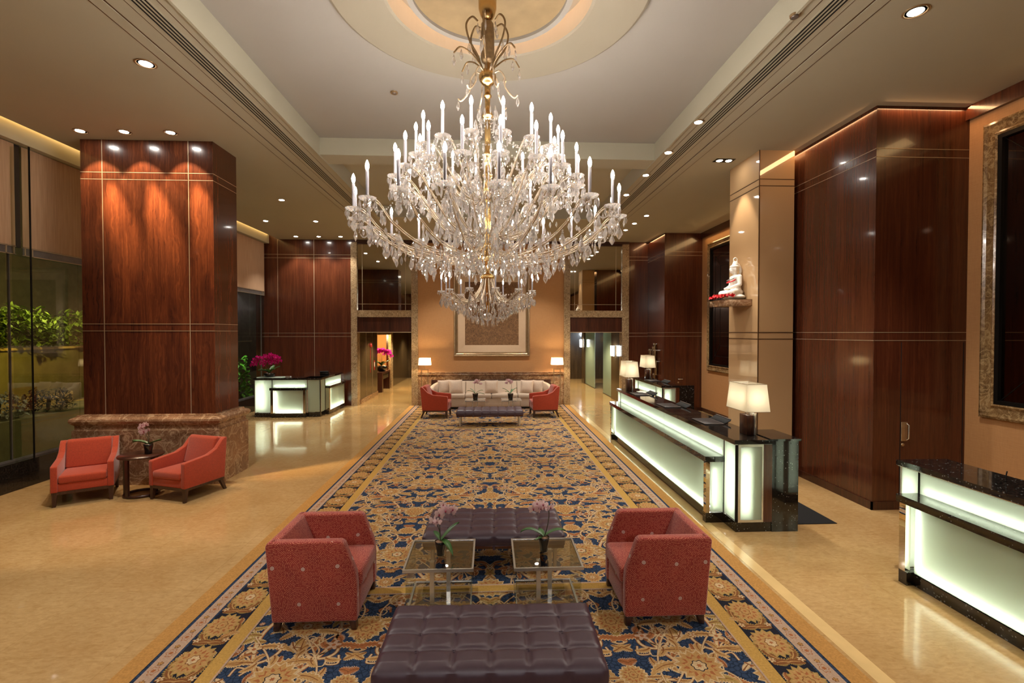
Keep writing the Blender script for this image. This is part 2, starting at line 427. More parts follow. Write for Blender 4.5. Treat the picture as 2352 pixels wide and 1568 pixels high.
# stepped lip running round the recess
for (y0,y1) in ((1.15,8.45),(8.92,12.9)):
    for s in (-1,1): c.box((s*2.9-.05,y0,5.44),(s*2.9+.05,y1,5.462)) if False else None
struct('ceiling_1',c,M['ceil_tray'],'raised ceiling field around the round medallion','ceiling')
Mr=Matrix.Translation((RC[0],RC[1],0))
c=MB().lathe([(RO,5.92),(RO,5.69),(1.05,5.68),(1.56,5.675),(1.59,5.69),(1.59,5.735)],96,0,Mr,False,False)
c.lathe([(.001,5.925),(RO+.02,5.92)],96,0,Mr,False,False)
struct('ceiling_2',c,M['ceil_ring'],'cream plaster ring round the chandelier','ceiling')
c=MB().lathe([(.001,5.735),(.77,5.735)],96,0,Mr,False,False).lathe([(.77,5.735),(.77,5.70),(.83,5.70),(.83,5.76),(.76,5.80),(.001,5.80)],96,1,Mr,False,False)
struct('ceiling_3',c,[M['goldleaf'],M['ceil_tray']],'gold leaf disc above the chandelier','ceiling')
pts=[(RC[0]+.74*math.cos(2*PI*k/48),RC[1]+.74*math.sin(2*PI*k/48),5.83) for k in range(49)]
struct('trim_2',MB().tube(pts,.016,6),M['cove_white'],'warm light strip hidden round the gold disc','cove light')
# grooves and shadow joints of the ceiling
c=MB()
for s in (-1,1):
    for x in (3.52,3.66): c.box((s*x-.008,-5.9,CZ-.0015),(s*x+.008,BW,CZ+.002))
    c.box((s*3.04-.004,-5.9,CZ-.0015),(s*3.04+.004,BW,CZ+.002)); 
    c.box((s*3.34-.003,-5.9,CZ-.0015),(s*3.34+.003,BW,CZ+.002))
struct('trim_3',c,M['inlay_dark'],'fine shadow grooves along the ceiling','ceiling trim')
c=MB()
for s in (-1,1):
    c.box((min(s*2.86,s*2.98),-5.9,CZ-.012),(max(s*2.86,s*2.98),BW,CZ-.0005)) if False else c.box((min(s*2.9,s*2.93),1.15,CZ-.02),(max(s*2.9,s*2.93),12.9,CZ))
    c.box((min(s*3.53,s*3.65),-5.9,CZ-.008),(max(s*3.53,s*3.65),BW,CZ))
struct('trim_4',c,M['ceil'],'raised plaster mouldings along the ceiling recess','ceiling trim')
struct('trim_5',MB().box((-7.13,-5.9,5.60),(-7.09,16,5.62)),M['cove'],'amber light strip in the ceiling cove along the windows','cove light')
# slot diffusers
for s,nm in ((-1,'long black slot air diffuser in the ceiling on the window side'),(1,'long black slot air diffuser in the ceiling on the reception desk side')):
    v=thing('air_vent',nm,'air vent',(s*3.2,5,CZ),group='slot air diffusers')
    MB().box((-.085,-11,-.006),(.085,11,-.001)).build('vent_plate',M['ceil'],v)
    b=MB()
    for k in range(4): x=-.06+k*.04; b.box((x-.009,-11,-.008),(x+.009,11,-.0055))
    b.build('slot',M['black'],v)
# left glazing -----------------------------------------------------------
w=MB().box((-7.5,-6,0),(-7.2,BW,.42)); struct('wall_left',w,M['granite'],'low black stone kerb below the window wall','kerb')
def window(name,y0,y1,lab,mull):
    r=bpy.data.objects.new(name,None); COL.objects.link(r); tag(r,lab,'window',None,'structure')
    MB().box((-7.36,y0,.42),(-7.345,y1,5.3)).build('pane',M['window'],r)
    f=MB()
    for y in mull: f.box((-7.37,y-.006,.42),(-7.335,y+.006,5.3))
    f.box((-7.38,y0,.42),(-7.33,y1,.45)); f.build('glazing_joint',M['grey_edge'],r)
    return r
window('window_1',-6,9.0,'tall frameless glass window wall in front of the column',(0.4,2.2,4.0,5.8,7.75))
window('window_2',9.0,BW,'narrow glass window beside the wood wall and orchid desk',(10.8,12.6,14.4,15.9))
fin=thing('glass_fin','upright glass fin bracing the window wall','glass fin',(-7.262,7.72,.42))
MB().box((0,-.009,0),(.27,.009,4.8)).build('fin_panel',M['fin_glass'],fin)
MB().box((.265,-.012,0),(.275,.012,4.8)).build('fin_edge',M['darkmetal'],fin)
struct('trim_6',MB().box((-7.33,7.8,3.72),(-7.3,7.9,5.3)),M['black'],'black gap between two roller blinds','window trim')
def blind(y0,y1,lab):
    r=thing('roller_blind',lab,'blind',(-7.28,0,0),group='tan roller blinds')
    MB().box((-.004,y0,3.74),(.004,y1,5.29)).build('fabric',M['blind'],r)
    b=MB().box((-.012,y0,3.72),(.012,y1,3.735)).box((-.012,y0,3.60),(.012,y1,3.612)).box((-.004,y0,3.61),(.0,y1,3.72),1)
    for y in (y0+.02,y1-.04,y0+.14,y1-.16): b.box((-.012,y,3.60),(.012,y+.02,3.73))
    b.build('bottom_rail',[M['inlay'],M['grey_edge']],r)
blind(4.1,7.79,'tan roller blind ending left of the black gap in the window wall')
blind(7.91,10.6,'tan roller blind running behind the wood column')
blind(13.2,16.0,'tan roller blind beside the wood wall above the orchid desk')
# outdoors ---------------------------------------------------------------
struct('ground_outside',MB().box((-34,-8,-.25),(-7.5,40,-.05)),M['asphalt'],'dim street ground outside the glass','ground')
pl=thing('planter_wall','long low wall carrying shrubs outside the windows','planter',(-13.6,14,-.05))
MB().box((-.5,-9,0),(.1,14,1.95)).build('wall_face',M['concrete'],pl); MB().box((-.55,-9,1.95),(.15,14,2.02)).build('coping',M['floor_light'],pl)
pl=thing('planter_box','low stone planter box just outside the glass','planter',(-9.1,9.6,-.05))
MB().box((-.5,-1.2,0),(.5,2.4,.86)).build('box_side',M['concrete'],pl)
pl=thing('street_kerb','low yellow-lit kerb wall across the street outside','kerb',(-11.4,14,-.05))
MB().box((-.3,-8,0),(.1,12,.55)).build('kerb_face',M['floor_light'],pl)
pl=thing('outdoor_bench','pale stone bench block outside the glass','bench',(-10.4,11.2,-.05))
MB().rbox((-.3,-1.1,0),(.3,1.0,1.05),.03).build('block',M['floor_light'],pl)
def shrub(name,lab,loc,R,h,mat,n=420,ls=.16,group=None,seed=1):
    rnd=random.Random(seed); b=MB()
    for i in range(n):
        a=rnd.uniform(0,2*PI); u=rnd.uniform(0,1); q=rnd.uniform(.6,1)
        p=Vector((R*q*math.sqrt(max(0,1-u*u*.8))*math.cos(a),R*q*math.sqrt(max(0,1-u*u*.8))*math.sin(a),.02+h*u*q))
        d=Vector((rnd.uniform(-1,1),rnd.uniform(-1,1),rnd.uniform(-.5,1))).normalized(); s_=d.cross(Vector((0,0,1))).normalized()
        l=ls*rnd.uniform(.6,1.4); w_=l*.22
        b.add([Vector((q_.x,q_.y,max(.002,q_.z))) for q_ in (p-d*l*.5,p+s_*w_+Vector((0,0,.01)),p+d*l*.5,p-s_*w_)],[(0,1,2,3)])
    r=thing(name,lab,'shrub',loc,group=group)
    b.build('foliage',mat,r); MB().tube([(0,0,0),(0.02,0,h*.6)],.03,6).build('stem',M['stem'],r)
shr=[(9.6,.75,1.0),(11.4,.78,1.35),(13.2,.82,1.5),(15.0,.8,1.25),(16.8,.8,1.2),(18.6,.8,1.1),(20.4,.8,1.0)]
names=['shrub with a yellow glow above the planter wall outside, nearest the camera','second shrub along the lit planter wall outside the glass','tallest bright shrub on the planter wall outside the glass','bushy shrub on the planter wall seen beside the glass fin','shrub on the planter wall seen just left of the wood column','shrub on the planter wall behind the wood column edge','farthest shrub on the outdoor planter wall']
for i,(y,R,h) in enumerate(shr): shrub('shrub',names[i],(-13.8,y,1.975),R,h,M['bush'],1300,.20,'shrubs along the outdoor planter wall',i)
shrub('flower_bush','white flowering bush on the planter box outside',(-9.0,9.25,.83),.42,.5,M['bush_white'],500,.09,None,21)
shrub('dark_bush','dark rounded clipped bush outside beside the column',(-9.0,10.25,.83),.45,.45,M['bush_dark'],700,.08,None,22)
shrub('leafy_plant','bright green leafy plant outside the narrow window',(-8.0,15.75,-.05),.42,1.75,M['plant_green'],420,.20,None,23)
struct('wall_outside',MB().box((-19,-8,0),(-18.8,40,11)),M['concrete'],'dim building wall across the street outside','wall')
# column -----------------------------------------------------------------
CX0,CX1,CY0,CY1=-6.43,-4.40,7.95,8.66
m=MB().box((CX0,CY0,.9),(CX1,CY1,CZ))
struct('column_wood',m,M['wood_flame'],'square mahogany clad column with steel inlays','column')
b=MB()
def band(b,x0,x1,y0,y1,z,h=.008,e=.003): b.box((x0-e,y0-e,z-h/2),(x1+e,y1+e,z+h/2))
for z in (4.93,4.82,2.54,2.43): band(b,CX0,CX1,CY0,CY1,z)
for x in (-6.1,-4.78): b.box((x-.005,CY0-.003,1.1),(x+.005,CY0,CZ))
struct('trim_7',b,M['inlay'],'thin steel inlay lines round the wood column','column trim')
b=MB().box((CX0-.11,CY0-.11,0),(CX1+.11,CY1+.11,.86))
def ring(b,prof):
    for (e0,z0),(e1,z1) in zip(prof[:-1],prof[1:]):
        v=[(CX0-e0,CY0-e0,z0),(CX1+e0,CY0-e0,z0),(CX1+e0,CY1+e0,z0),(CX0-e0,CY1+e0,z0),(CX0-e1,CY0-e1,z1),(CX1+e1,CY0-e1,z1),(CX1+e1,CY1+e1,z1),(CX0-e1,CY1+e1,z1)]
        b.add(v,[(0,1,5,4),(1,2,6,5),(2,3,7,6),(3,0,4,7)],0,False)
ring(b,[(.11,.86),(.085,.875),(.085,.94),(.10,.95),(.125,.975),(.14,1.01),(.135,1.04),(.11,1.06),(.07,1.075),(.06,1.10),(0,1.105)])
struct('column_base',b,M['marble'],'brown marble plinth with a moulded cap under the wood column','column base')
# back wall --------------------------------------------------------------
struct('wall_back',MB().box((-2.37,BW+.04,1.0),(2.48,BW+.3,CZ)),M['tan'],'tan fabric wall behind the sofa','wall')
b=MB().box((-2.37,BW+.01,0),(2.48,BW+.3,.97))
for (e0,z0),(e1,z1) in zip([(0,.97),(.03,.98),(.05,1.0),(.07,1.03),(.05,1.06),(.08,1.075),(.08,1.095)],[(.03,.98),(.05,1.0),(.07,1.03),(.05,1.06),(.08,1.075),(.08,1.095),(-.03,1.10)]):
    b.add([(-2.37,BW+.01-e0,z0),(2.48,BW+.01-e0,z0),(2.48,BW+.01-e1,z1),(-2.37,BW+.01-e1,z1)],[(0,1,2,3)])
struct('trim_8',b,M['marble'],'brown marble wainscot with a moulded rail behind the sofa','wainscot')
struct('wall_back_left',MB().box((-7.6,BW,0),(-4.54,BW+.3,5.9)),M['wood'],'mahogany wall behind the orchid desk','wall')
struct('wall_back_right',MB().box((4.67,BW,0),(5.5,BW+.3,CZ)),M['wood'],'mahogany wall strip right of the glass corridor','wall')
b=MB()
for x0,x1 in ((-4.54,-4.345),(-2.58,-2.37),(2.48,2.685),(4.44,4.67)): b.box((x0,BW-.05,0),(x1,BW+.3,5.36))
for x0,x1 in ((-4.345,-2.58),(2.685,4.44)): b.box((x0,BW-.03,2.915),(x1,BW+.3,3.14))
struct('trim_9',b,M['pil'],'speckled marble pilasters and beams framing the corridors','trim')
b=MB()
for x0,x1 in ((-4.345,-2.58),(2.685,4.44)): b.box((x0,BW,2.43),(x1,BW+.3,2.915)); b.box((x0,BW,5.30),(x1,BW+.3,CZ))
b.box((-4.54,BW-.06,5.36),(4.67,BW+.03,CZ))
struct('trim_10',b,M['wood_dark'],'dark wood lintels above the corridors','trim')
b=MB()
for x0,x1 in ((-4.345,-2.58),(2.685,4.44)): b.box((x0,BW-.008,2.405),(x1,BW+.02,2.43))
struct('trim_11',b,M['inlay'],'thin metal edge under the corridor lintels','trim')
for x0,x1,lab in ((-4.345,-2.58,'tall wall mirror above the left corridor'),(2.685,4.44,'tall wall mirror above the right corridor')):
    r=thing('wall_mirror',lab,'mirror',((x0+x1)/2,BW,3.14),group='mirrors above the corridors')
    hw=(x1-x0)/2
    MB().box((-hw,.02,0),(hw,.05,2.16)).build('mirror_pane',M['mirror'],r)
    b=MB()
    for x in (-hw+.16,hw-.2): b.box((x-.006,.012,0),(x+.006,.022,2.16))
    b.box((-hw,.012,.2),(hw,.022,.212)); b.build('glazing_bar',M['inlay'],r)
b=MB()
for z in (4.95,4.84,2.39,2.275): b.box((-7.4,BW-.004,z-.005),(-4.54,BW,z+.005)); b.box((4.67,BW-.004,z-.005),(5.33,BW,z+.005))
b.box((-6.9,BW-.005,2.27),(-6.888,BW,CZ)); b.box((-5.74,BW-.005,0),(-5.728,BW,CZ))
struct('trim_12',b,M['inlay'],'steel inlay lines on the back wood walls','trim')
# right wall -------------------------------------------------------------
b=MB().box((5.18,6.29,0),(7.0,9.0,CZ)); struct('wall_right',b,M['wood'],'large mahogany block projecting from the right wall','wall')
b=MB().box((5.33,14.55,0),(7.0,BW+.3,CZ)); struct('wall_right_far',b,M['wood'],'far mahogany block with a door, right of the reception','wall')
b=MB().box((6.48,-6,0),(7.0,6.29,5.26)); struct('wall_right_near',b,M['tan'],'tan wall with the near framed panel','wall')
b=MB().box((6.5,9.0,0),(7.0,14.55,5.26)); struct('wall_right_recess',b,M['tan'],'tan wall in the recess behind the reception','wall')
b=MB().box((6.42,-6,5.26),(7,6.29,CZ)).box((6.44,9.0,5.26),(7,14.55,CZ)); struct('trim_13',b,M['wood'],'wood cornice above the tan walls','trim')
b=MB()
for z in (4.87,4.76,2.405,2.295):
    b.box((5.176,6.286,z-.004),(5.18,9.0,z+.004)); b.box((5.176,6.286,z-.004),(6.48,6.29,z+.004))
    b.box((5.326,14.546,z-.004),(5.33,BW,z+.004)); b.box((5.326,14.546,z-.004),(6.5,14.55,z+.004))
struct('trim_14',b,M['inlay'],'steel inlay lines on the right wood blocks','trim')
b=MB().box((5.16,6.27,0),(5.18,9,.11)).box((5.16,6.27,0),(6.48,6.29,.11)).box((6.46,-6,0),(6.48,6.27,.11)).box((5.31,14.53,0),(5.33,BW,.11)).box((5.31,14.53,0),(6.5,14.55,.11)).box((6.48,9,0),(6.5,14.53,.11))
struct('baseboard_right',b,M['wood_dark'],'dark baseboard along the right walls','baseboard')
# doors in the wood blocks
def hdoor(name,x0,x1,y,lab):
    r=bpy.data.objects.new(name,None); COL.objects.link(r); tag(r,lab,'door',None,'structure')
    b=MB()
    for a,bb in (((x0,y-.004,.11),(x0+.008,y,2.27)),((x1-.008,y-.004,.11),(x1,y,2.27))): b.box(a,bb)
    b.build('joint',M['black'],r); return r
d=hdoor('door_1',5.56,6.45,6.29,'flush door in the near wood block with a steel plate handle')
h=MB().rbox((5.575,6.278,.93),(5.66,6.29,1.19),.006).build('handle_plate',M['champagne'],d)
MB().tube([(5.645,6.275,.95),(5.652,6.25,.97),(5.652,6.25,1.15),(5.645,6.275,1.17)],.008,8).build('handle_bar',M['chrome'],h)
MB().lathe([(.022,0),(.022,.008),(.012,.012)],16,0,Matrix.Translation((5.60,6.29,.88))@Matrix.Rotation(PI/2,4,'X')).build('lock',M['champagne'],d)
d=hdoor('door_2',5.66,6.46,14.55,'flush door in the far wood block with a lever handle')
MB().tube([(5.76,14.55,.98),(5.76,14.50,.98),(5.78,14.49,.98),(5.89,14.49,.985)],.01,8).build('lever_handle',M['chrome'],d)
MB().lathe([(.028,0),(.028,.01)],16,0,Matrix.Translation((5.77,14.55,.88))@Matrix.Rotation(PI/2,4,'X')).build('lock',M['champagne'],d)
# tan lacquer pillar
b=MB().box((4.49,7.9,0),(5.09,8.89,CZ)); struct('column_tan',b,M['tan_lacquer'],'tan lacquered pillar behind the reception desk','column')
b=MB()
for z in (4.96,4.85,2.405,2.295): b.box((4.486,7.896,z-.007),(5.09,8.89,z+.007))
b.box((4.484,7.894,0),(4.496,7.906,CZ))
struct('trim_15',b,M['inlay_dark'],'dark joints on the tan pillar','column trim')
struct('baseboard_column',MB().box((4.44,7.85,0),(5.1,8.94,.14)),M['wood_dark'],'dark base of the tan pillar','baseboard')
# framed dark panels on the tan walls
def panel(y0,y1,x,z0,z1,lab,near):
    r=thing('framed_mirror',lab,'framed mirror',(x,(y0+y1)/2,z0),group='marble framed mirrors')
    hw=(y1-y0)/2; H=z1-z0; fw=.17 if not near else .19
    b=MB()
    prof=[(0,0),(0,.05),(.03,.065),(.06,.05),(fw-.05,.045),(fw-.02,.07),(fw,.06),(fw,0)]
    def P(e,d): return [(-d,-hw+e,e),(-d,hw-e,e),(-d,hw-e,H-e),(-d,-hw+e,H-e)]
    for (e0,d0),(e1,d1) in zip(prof[:-1],prof[1:]):
        A,B=P(e0,d0),P(e1,d1); b.add(A+B,[(0,1,5,4),(1,2,6,5),(2,3,7,6),(3,0,4,7)])
    b.build('marble_frame',M['marble_frame'],r)
    b=MB(); fw2=fw+.05
    for (e0,d0),(e1,d1) in (((fw,.03),(fw,.055)),((fw,.055),(fw2,.055)),((fw2,.055),(fw2,.01))):
        A,B=P(e0,d0),P(e1,d1); b.add(A+B,[(0,1,5,4),(1,2,6,5),(2,3,7,6),(3,0,4,7)])
    b.build('inner_frame',M['darkmetal'],r)
    MB().box((-.012,-hw+fw,fw),(-.004,hw-fw,H-fw)).build('dark_glass',M['tint_mirror'],r)
    b=MB()
    for e in ((.45,.75) if not near else (.55,)):
        A=P(e,.014); 
        for i in range(4):
            p,q=Vector(A[i]),Vector(A[(i+1)%4]); b.tube([p,q],.006,4)
    for (sy,sz) in ((-1,0),(1,0),(-1,1),(1,1)):
        p=Vector((-.014,sy*(hw-fw2),fw2 if sz==0 else H-fw2)); e=.75 if not near else .55
        b.tube([p,Vector((-.014,sy*(hw-e),e if sz==0 else H-e))],.006,4)
    b.build('bevel_line',M['darkmetal'],r)
panel(3.0,6.06,6.48,1.30,5.09,'dark mirror in a veined marble frame beside the near wood block',True)
panel(9.6,14.1,6.5,1.28,5.03,'dark mirror in a veined marble frame behind the reception desk',False)
# wall behind the camera and its lights
struct('wall_front',MB().box((-7.6,-6.3,0),(7.2,-6,5.9)),M['wood'],'mahogany wall at the entrance end','wall')
# corridors ---------------------------------------------------------------
# left one
b=MB().box((-4.8,BW+.3,0),(-4.345,18.9,2.7)); struct('wall_corridor_left',b,M['bronze_wood'],'bronze toned panel wall of the left corridor','wall')
b=MB().box((-4.345,BW+.3,0),(-4.32,18.9,.16)); struct('baseboard_corridor',b,M['marble'],'marble skirting in the left corridor','baseboard')
b=MB()
for y in (17.2,18.1): b.box((-4.349,y-.005,.16),(-4.341,y+.005,2.6))
struct('trim_16',b,M['inlay'],'metal joints on the left corridor panels','trim')
b=MB().box((-4.42,21.3,0),(-4.3,21.7,2.7)).box((-4.8,18.9,2.32),(-4.32,21.3,2.7)); struct('trim_17',b,M['pil'],'marble surround of the corridor alcove','trim')
struct('wall_alcove',MB().box((-5.8,18.0,0),(-5.6,23,2.7)).box((-5.6,22.7,0),(-4.4,22.8,2.7)),M['tan'],'tan lit wall inside the corridor alcove','wall')
struct('trim_18',MB().box((-4.80,22.66,0),(-4.62,22.7,2.32)),M['wood'],'wood strip in the corridor alcove','trim')
struct('wall_corridor_end',MB().box((-4.42,21.7,0),(-4.34,26,2.7)).box((-4.6,26,0),(-2.2,26.2,2.7)),M['bronze_wood'],'dark glossy walls at the end of the left corridor','wall')
struct('wall_corridor_inner',MB().box((-2.58,BW+.3,0),(-2.4,26.2,2.7)).box((2.5,BW+.3,0),(2.685,26.2,2.7)),M['bronze_wood'],'inner side walls of the two corridors','wall')
struct('ceiling_corridor',MB().box((-5.8,BW+.25,2.6),(7.2,26.4,2.7)),M['ceil'],'low ceiling of the corridors','ceiling')
# right one
b=MB()
for y0,y1 in ((BW+.3,17.5),(22.6,23.2)): b.box((4.44,y0,0),(4.7,y1,2.6))
struct('wall_corridor_right',b,M['bronze_wood'],'wood posts of the right corridor','wall')
struct('wall_corridor_far',MB().box((2.6,25.0,0),(7.2,25.2,2.7)),M['bronze_wood'],'dark end wall of the right corridor','wall')
def gpanel(y0,y1,lab):
    g=thing('glass_partition',lab,'glass partition',(4.52,(y0+y1)/2,0),group='frosted partitions of the right corridor')
    h=(y1-y0)/2
    MB().box((-.012,-h,.0),(.012,h,2.58)).build('glass_sheet',M['frost_blue'],g)
    MB().box((-.016,-h,.0),(.016,h,.02)).build('floor_channel',M['darkmetal'],g)
gpanel(17.5,19.05,'pale green frosted glass panel nearest the lit wall lamp on the right corridor post')
gpanel(20.6,22.6,'pale green frosted glass panel farther down the right corridor, beyond the open doorway')
struct('wall_room_right',MB().box((6.9,17,0),(7.1,25,2.7)),M['ceil_tray'],'pale wall of the room beyond the frosted glass','wall')
n=thing('amber_display','amber lit display niche behind the frosted glass','display',(6.85,21.6,1.85))
MB().box((-.06,-1.1,0),(0,1.1,.4)).build('frame',M['wood_dark'],n); MB().box((-.07,-1.0,.06),(-.06,1.0,.34)).build('lit_panel',M['amber'],n)
def sconce(loc,lab):
    s_=thing('wall_sconce',lab,'wall lamp',loc,group='corridor wall lamps')
    MB().box((-.06,-.02,0),(0,.02,.36)).build('backplate',M['darkmetal'],s_)
    b=MB()
    for y0,y1 in ((-.17,-.025),(.025,.17)):
        b.prism([(y0,.0),(y1,.0),(y1+(.02 if y1>0 else 0),.36),(y0-(.02 if y0<-.1 else 0),.36)],-.11,-.06,'x',0)
    b.build('glass_shade',M['sconce'],s_)
sconce((4.43,16.95,1.58),'lit glass wall lamp on the nearer post of the right corridor')
sconce((4.43,22.9,1.72),'lit glass wall lamp on the farther post of the right corridor')
for x,y,lab in ((-2.85,20,'small pale sign box hanging from the left corridor ceiling'),(3.0,20,'small pale sign box hanging from the right corridor ceiling')):
    s_=thing('hanging_sign',lab,'sign',(x,y,2.3)); MB().box((-.12,-.03,0),(.12,.03,.2)).build('sign_face',M['sign_white'],s_); MB().box((-.01,-.01,.2),(.01,.01,.3)).build('hanger',M['darkmetal'],s_)
s_=thing('alarm_bell','red alarm bell on the left corridor wall','alarm bell',(-4.345,17.8,1.95))
MB().lathe([(.09,0),(.09,.03),(.06,.06),(0.001,.07)],20,0,Matrix.Rotation(PI/2,4,'Y')).build('bell',M['bell_red'],s_); MB().tube([(.01,0,-.08),(.01,0,-1.0)],.008,6).build('conduit',M['bell_red'],s_)
s_=thing('wall_sign','narrow red and white plate on the left corridor wall','sign',(-4.343,18.4,1.0))
MB().box((0,-.06,0),(.008,.06,.36)).build('plate',M['bell_red'],s_); MB().box((.008,-.04,.12),(.010,.04,.3)).build('text_field',M['sign_white'],s_)
# console with purple orchid in the alcove
ct=thing('console_table','dark wood console table in the left corridor alcove','console table',(-4.62,20.4,0))
MB().box((-.3,-.8,.72),(.3,.8,.80)).build('table_top',M['wood_dark'],ct)
for y in (-.7,.7): MB().box((-.3,y-.1,.0),(.3,y+.1,.72)).build('leg',M['wood_dark'],ct)
MB().box((-.28,-.6,.5),(.26,.6,.72)).build('drawer',M['bronze_wood'],ct)
# smoke detectors
for p,lab in (((-1.32,6.82,5.73),'small round detector on the raised ceiling left of the chandelier'),((2.92,4.55,5.44),'small round detector at the edge of the ceiling recess, right of the ring')):
    s_=thing('smoke_detector',lab,'smoke detector',p); MB().lathe([(.045,-.02),(.05,0)],20).build('housing',M['champagne'],s_); MB().lathe([(.03,-.026),(.034,-.02)],16).build('sensor',M['grey_edge'],s_)
# ------------------------------------------------------------------ carpet
CW=2.43
def carpet():
    b=MB()
    NAVY,DARK,GOLD,CREAM,ORANGE,BROWN,PINK,STRIPE,TAN,OLIVE=range(10)
    cols=[('navy_pile',(48,62,86)),('dark_pile',(34,34,44)),('gold_pile',(172,134,84)),('cream_pile',(190,164,126)),('orange_pile',(154,96,58)),('brown_pile',(122,78,46)),('pink_pile',(172,144,122)),('stripe_pile',(178,140,74)),('border_tan',(176,130,72)),('olive_pile',(158,132,76))]
    mats=[]
    for n_,c_ in cols:
        if n_=='navy_pile':
            t=NT(n_); co=t.coord(); v=t.n('ShaderNodeTexVoronoi',feature='DISTANCE_TO_EDGE'); v.inputs['Scale'].default_value=26; t.l(co,v.inputs['Vector'])
            mats.append(t.done(t.bsdf(t.ramp(v.outputs[0],[(.04,tuple(x*.45 for x in lin(c_))),(.1,lin(c_))]),.95,0,.1)))
        else: mats.append(plain(n_,c_,.95,0,.1,var=.16,scale=70))
    rnd=random.Random(11)
    els=[]  # (verts2d, faces, mat, layer)
    def star(cx,cy,r,n,depth,mat,layer,rot=0,sx=1,sy=1):
        vs=[(cx,cy)]
        for k in range(2*n):
            a=rot+PI*k/n; q=r*(1 if k%2==0 else 1-depth)
            vs.append((cx+q*math.cos(a)*sx,cy+q*math.sin(a)*sy))
        els.append((vs,[(0,1+k,1+(k+1)%(2*n)) for k in range(2*n)],mat,layer))
    def lobes(cx,cy,r,n,depth,mat,layer,rot=0,sx=1,sy=1):
        K=n*6; vs=[(cx,cy)]
        for k in range(K):
            a=rot+2*PI*k/K; q=r*(1-depth*(.5-.5*math.cos(n*(a-rot)))**1.2)
            vs.append((cx+q*math.cos(a)*sx,cy+q*math.sin(a)*sy))
        els.append((vs,[(0,1+k,1+(k+1)%K) for k in range(K)],mat,layer))
    def ribbon(P,w,mat,layer,serr=0,n=6):
        pts=bez([(x,y,0) for x,y in P],n); m_=len(pts); vs=[]
        for i,p in enumerate(pts):
            t_=(pts[min(i+1,m_-1)]-pts[max(i-1,0)]).normalized(); nn_=Vector((-t_.y,t_.x,0)); u=i/(m_-1)
            ww=w(u) if callable(w) else w
            if serr: ww*=1-serr*(i%2)
            vs+=[(p.x+nn_.x*ww,p.y+nn_.y*ww),(p.x-nn_.x*ww,p.y-nn_.y*ww)]
        els.append((vs,[(2*i,2*i+1,2*i+3,2*i+2) for i in range(m_-1)],mat,layer))
    def rosette(cx,cy,r,kind=0,sx=1,sy=1,dull=False):
        rot=rnd.uniform(0,1)
        star(cx,cy,r*1.08,15,.20,OLIVE if dull else CREAM,5,rot,sx,sy); star(cx,cy,r,15,.24,GOLD,6,rot,sx,sy)
        star(cx,cy,r*.74,15,.3,ORANGE,7,rot+.1,sx,sy); lobes(cx,cy,r*.60,9,.25,GOLD,8,rot,sx,sy)
        lobes(cx,cy,r*.36,7,.2,DARK if kind==2 else BROWN,9,rot,sx,sy); lobes(cx,cy,r*.31,7,.2,CREAM if kind%3 else GOLD,10,rot,sx,sy); star(cx,cy,r*.14,6,.5,ORANGE,11,rot)
    def leaf(x,y,a,l,bend,w,c0=CREAM,c1=GOLD,c2=ORANGE,lay=3):
        P=[]
        for k in range(5):
            u=k/4; aa=a+bend*u*u
            P.append((x+l*u*math.cos(a+bend*u*.6),y+l*u*math.sin(a+bend*u*.6)))
        f=lambda s_:(lambda u: w*s_*math.sin(PI*min(1,u*.92+.06))**.8+.002)
        ribbon(P,f(1.25),c0,lay,.38,5); ribbon(P,f(.92),c1,lay+1,.42,5); ribbon(P[:-1],lambda u:.006*(1-u*.6),c2,lay+2,0,4)
    def vine(P,w=.011,c0=ORANGE,c1=CREAM):
        ribbon(P,w*1.5,c0,1,0,8); ribbon(P,w*.85,c1,2,0,8)
    def flower(x,y,r,c=CREAM,n=5):
        lobes(x,y,r*1.15,n,.55,BROWN,6,rnd.uniform(0,2)); lobes(x,y,r,n,.55,c,7,rnd.uniform(0,2)); star(x,y,r*.3,6,.3,ORANGE,8)
    T=2.56
    # main vines
    for ph,amp,x0 in ((0,.30,.5),(PI,.30,.5)):
        P=[(x0+amp*math.sin(2*PI*k/16+ph),T*k/16) for k in range(17)]; vine(P,.013)
        for k in range(16):
            x,y=P[k]; side=1 if (k%2==0) else -1; a=PI/2+side*1.1+rnd.uniform(-.3,.3)
            leaf(x,y,a,rnd.uniform(.2,.30),side*rnd.uniform(.6,1.6),rnd.uniform(.034,.052),CREAM,rnd.choice([GOLD,GOLD,ORANGE,OLIVE]),BROWN)
    # spirals
    def spiral(cx,cy,r,a0,turn,c1=CREAM):
        P=[]
        for k in range(13):
            u=k/12; a=a0+turn*u*4.6; q=r*(1-.82*u); P.append((cx+q*math.cos(a),cy+q*math.sin(a)))
        vine(P,.011,BROWN,c1); x,y=P[-1]; flower(x,y,r*.30,rnd.choice([CREAM,PINK,GOLD]))
        for k in (2,4,6):
            x,y=P[k]; leaf(x,y,a0+turn*k/12*4.6+turn*.7,r*.62,turn*1.0,.028,CREAM,rnd.choice([ORANGE,GOLD]),BROWN)
    for (cx,cy,r,a0,tn) in ((.22,.42,.2,0,1),(.78,.45,.2,PI,-1),(.2,1.05,.19,-1,1),(.8,1.12,.19,2,-1),(.24,1.72,.2,.5,-1),(.78,1.75,.2,2.5,1),(.2,2.3,.19,1,1),(.8,2.36,.18,3,-1)):
        spiral(cx,cy,r,a0,tn)
    for (x,y,r,k) in ((.0,.0,.16,0),(.5,.24,.15,1),(1.0,.72,.17,2),(.5,.82,.13,0),(0,1.3,.15,1),(.5,1.42,.17,2),(1.0,1.98,.15,0),(.52,2.02,.13,1),(0,.72,.09,3),(1,1.35,.10,3),(0,1.95,.11,2),(1.0,.14,.09,1),(.52,2.5,.10,0)):
        rosette(x,y,r,k,1,1)
    placed=[]
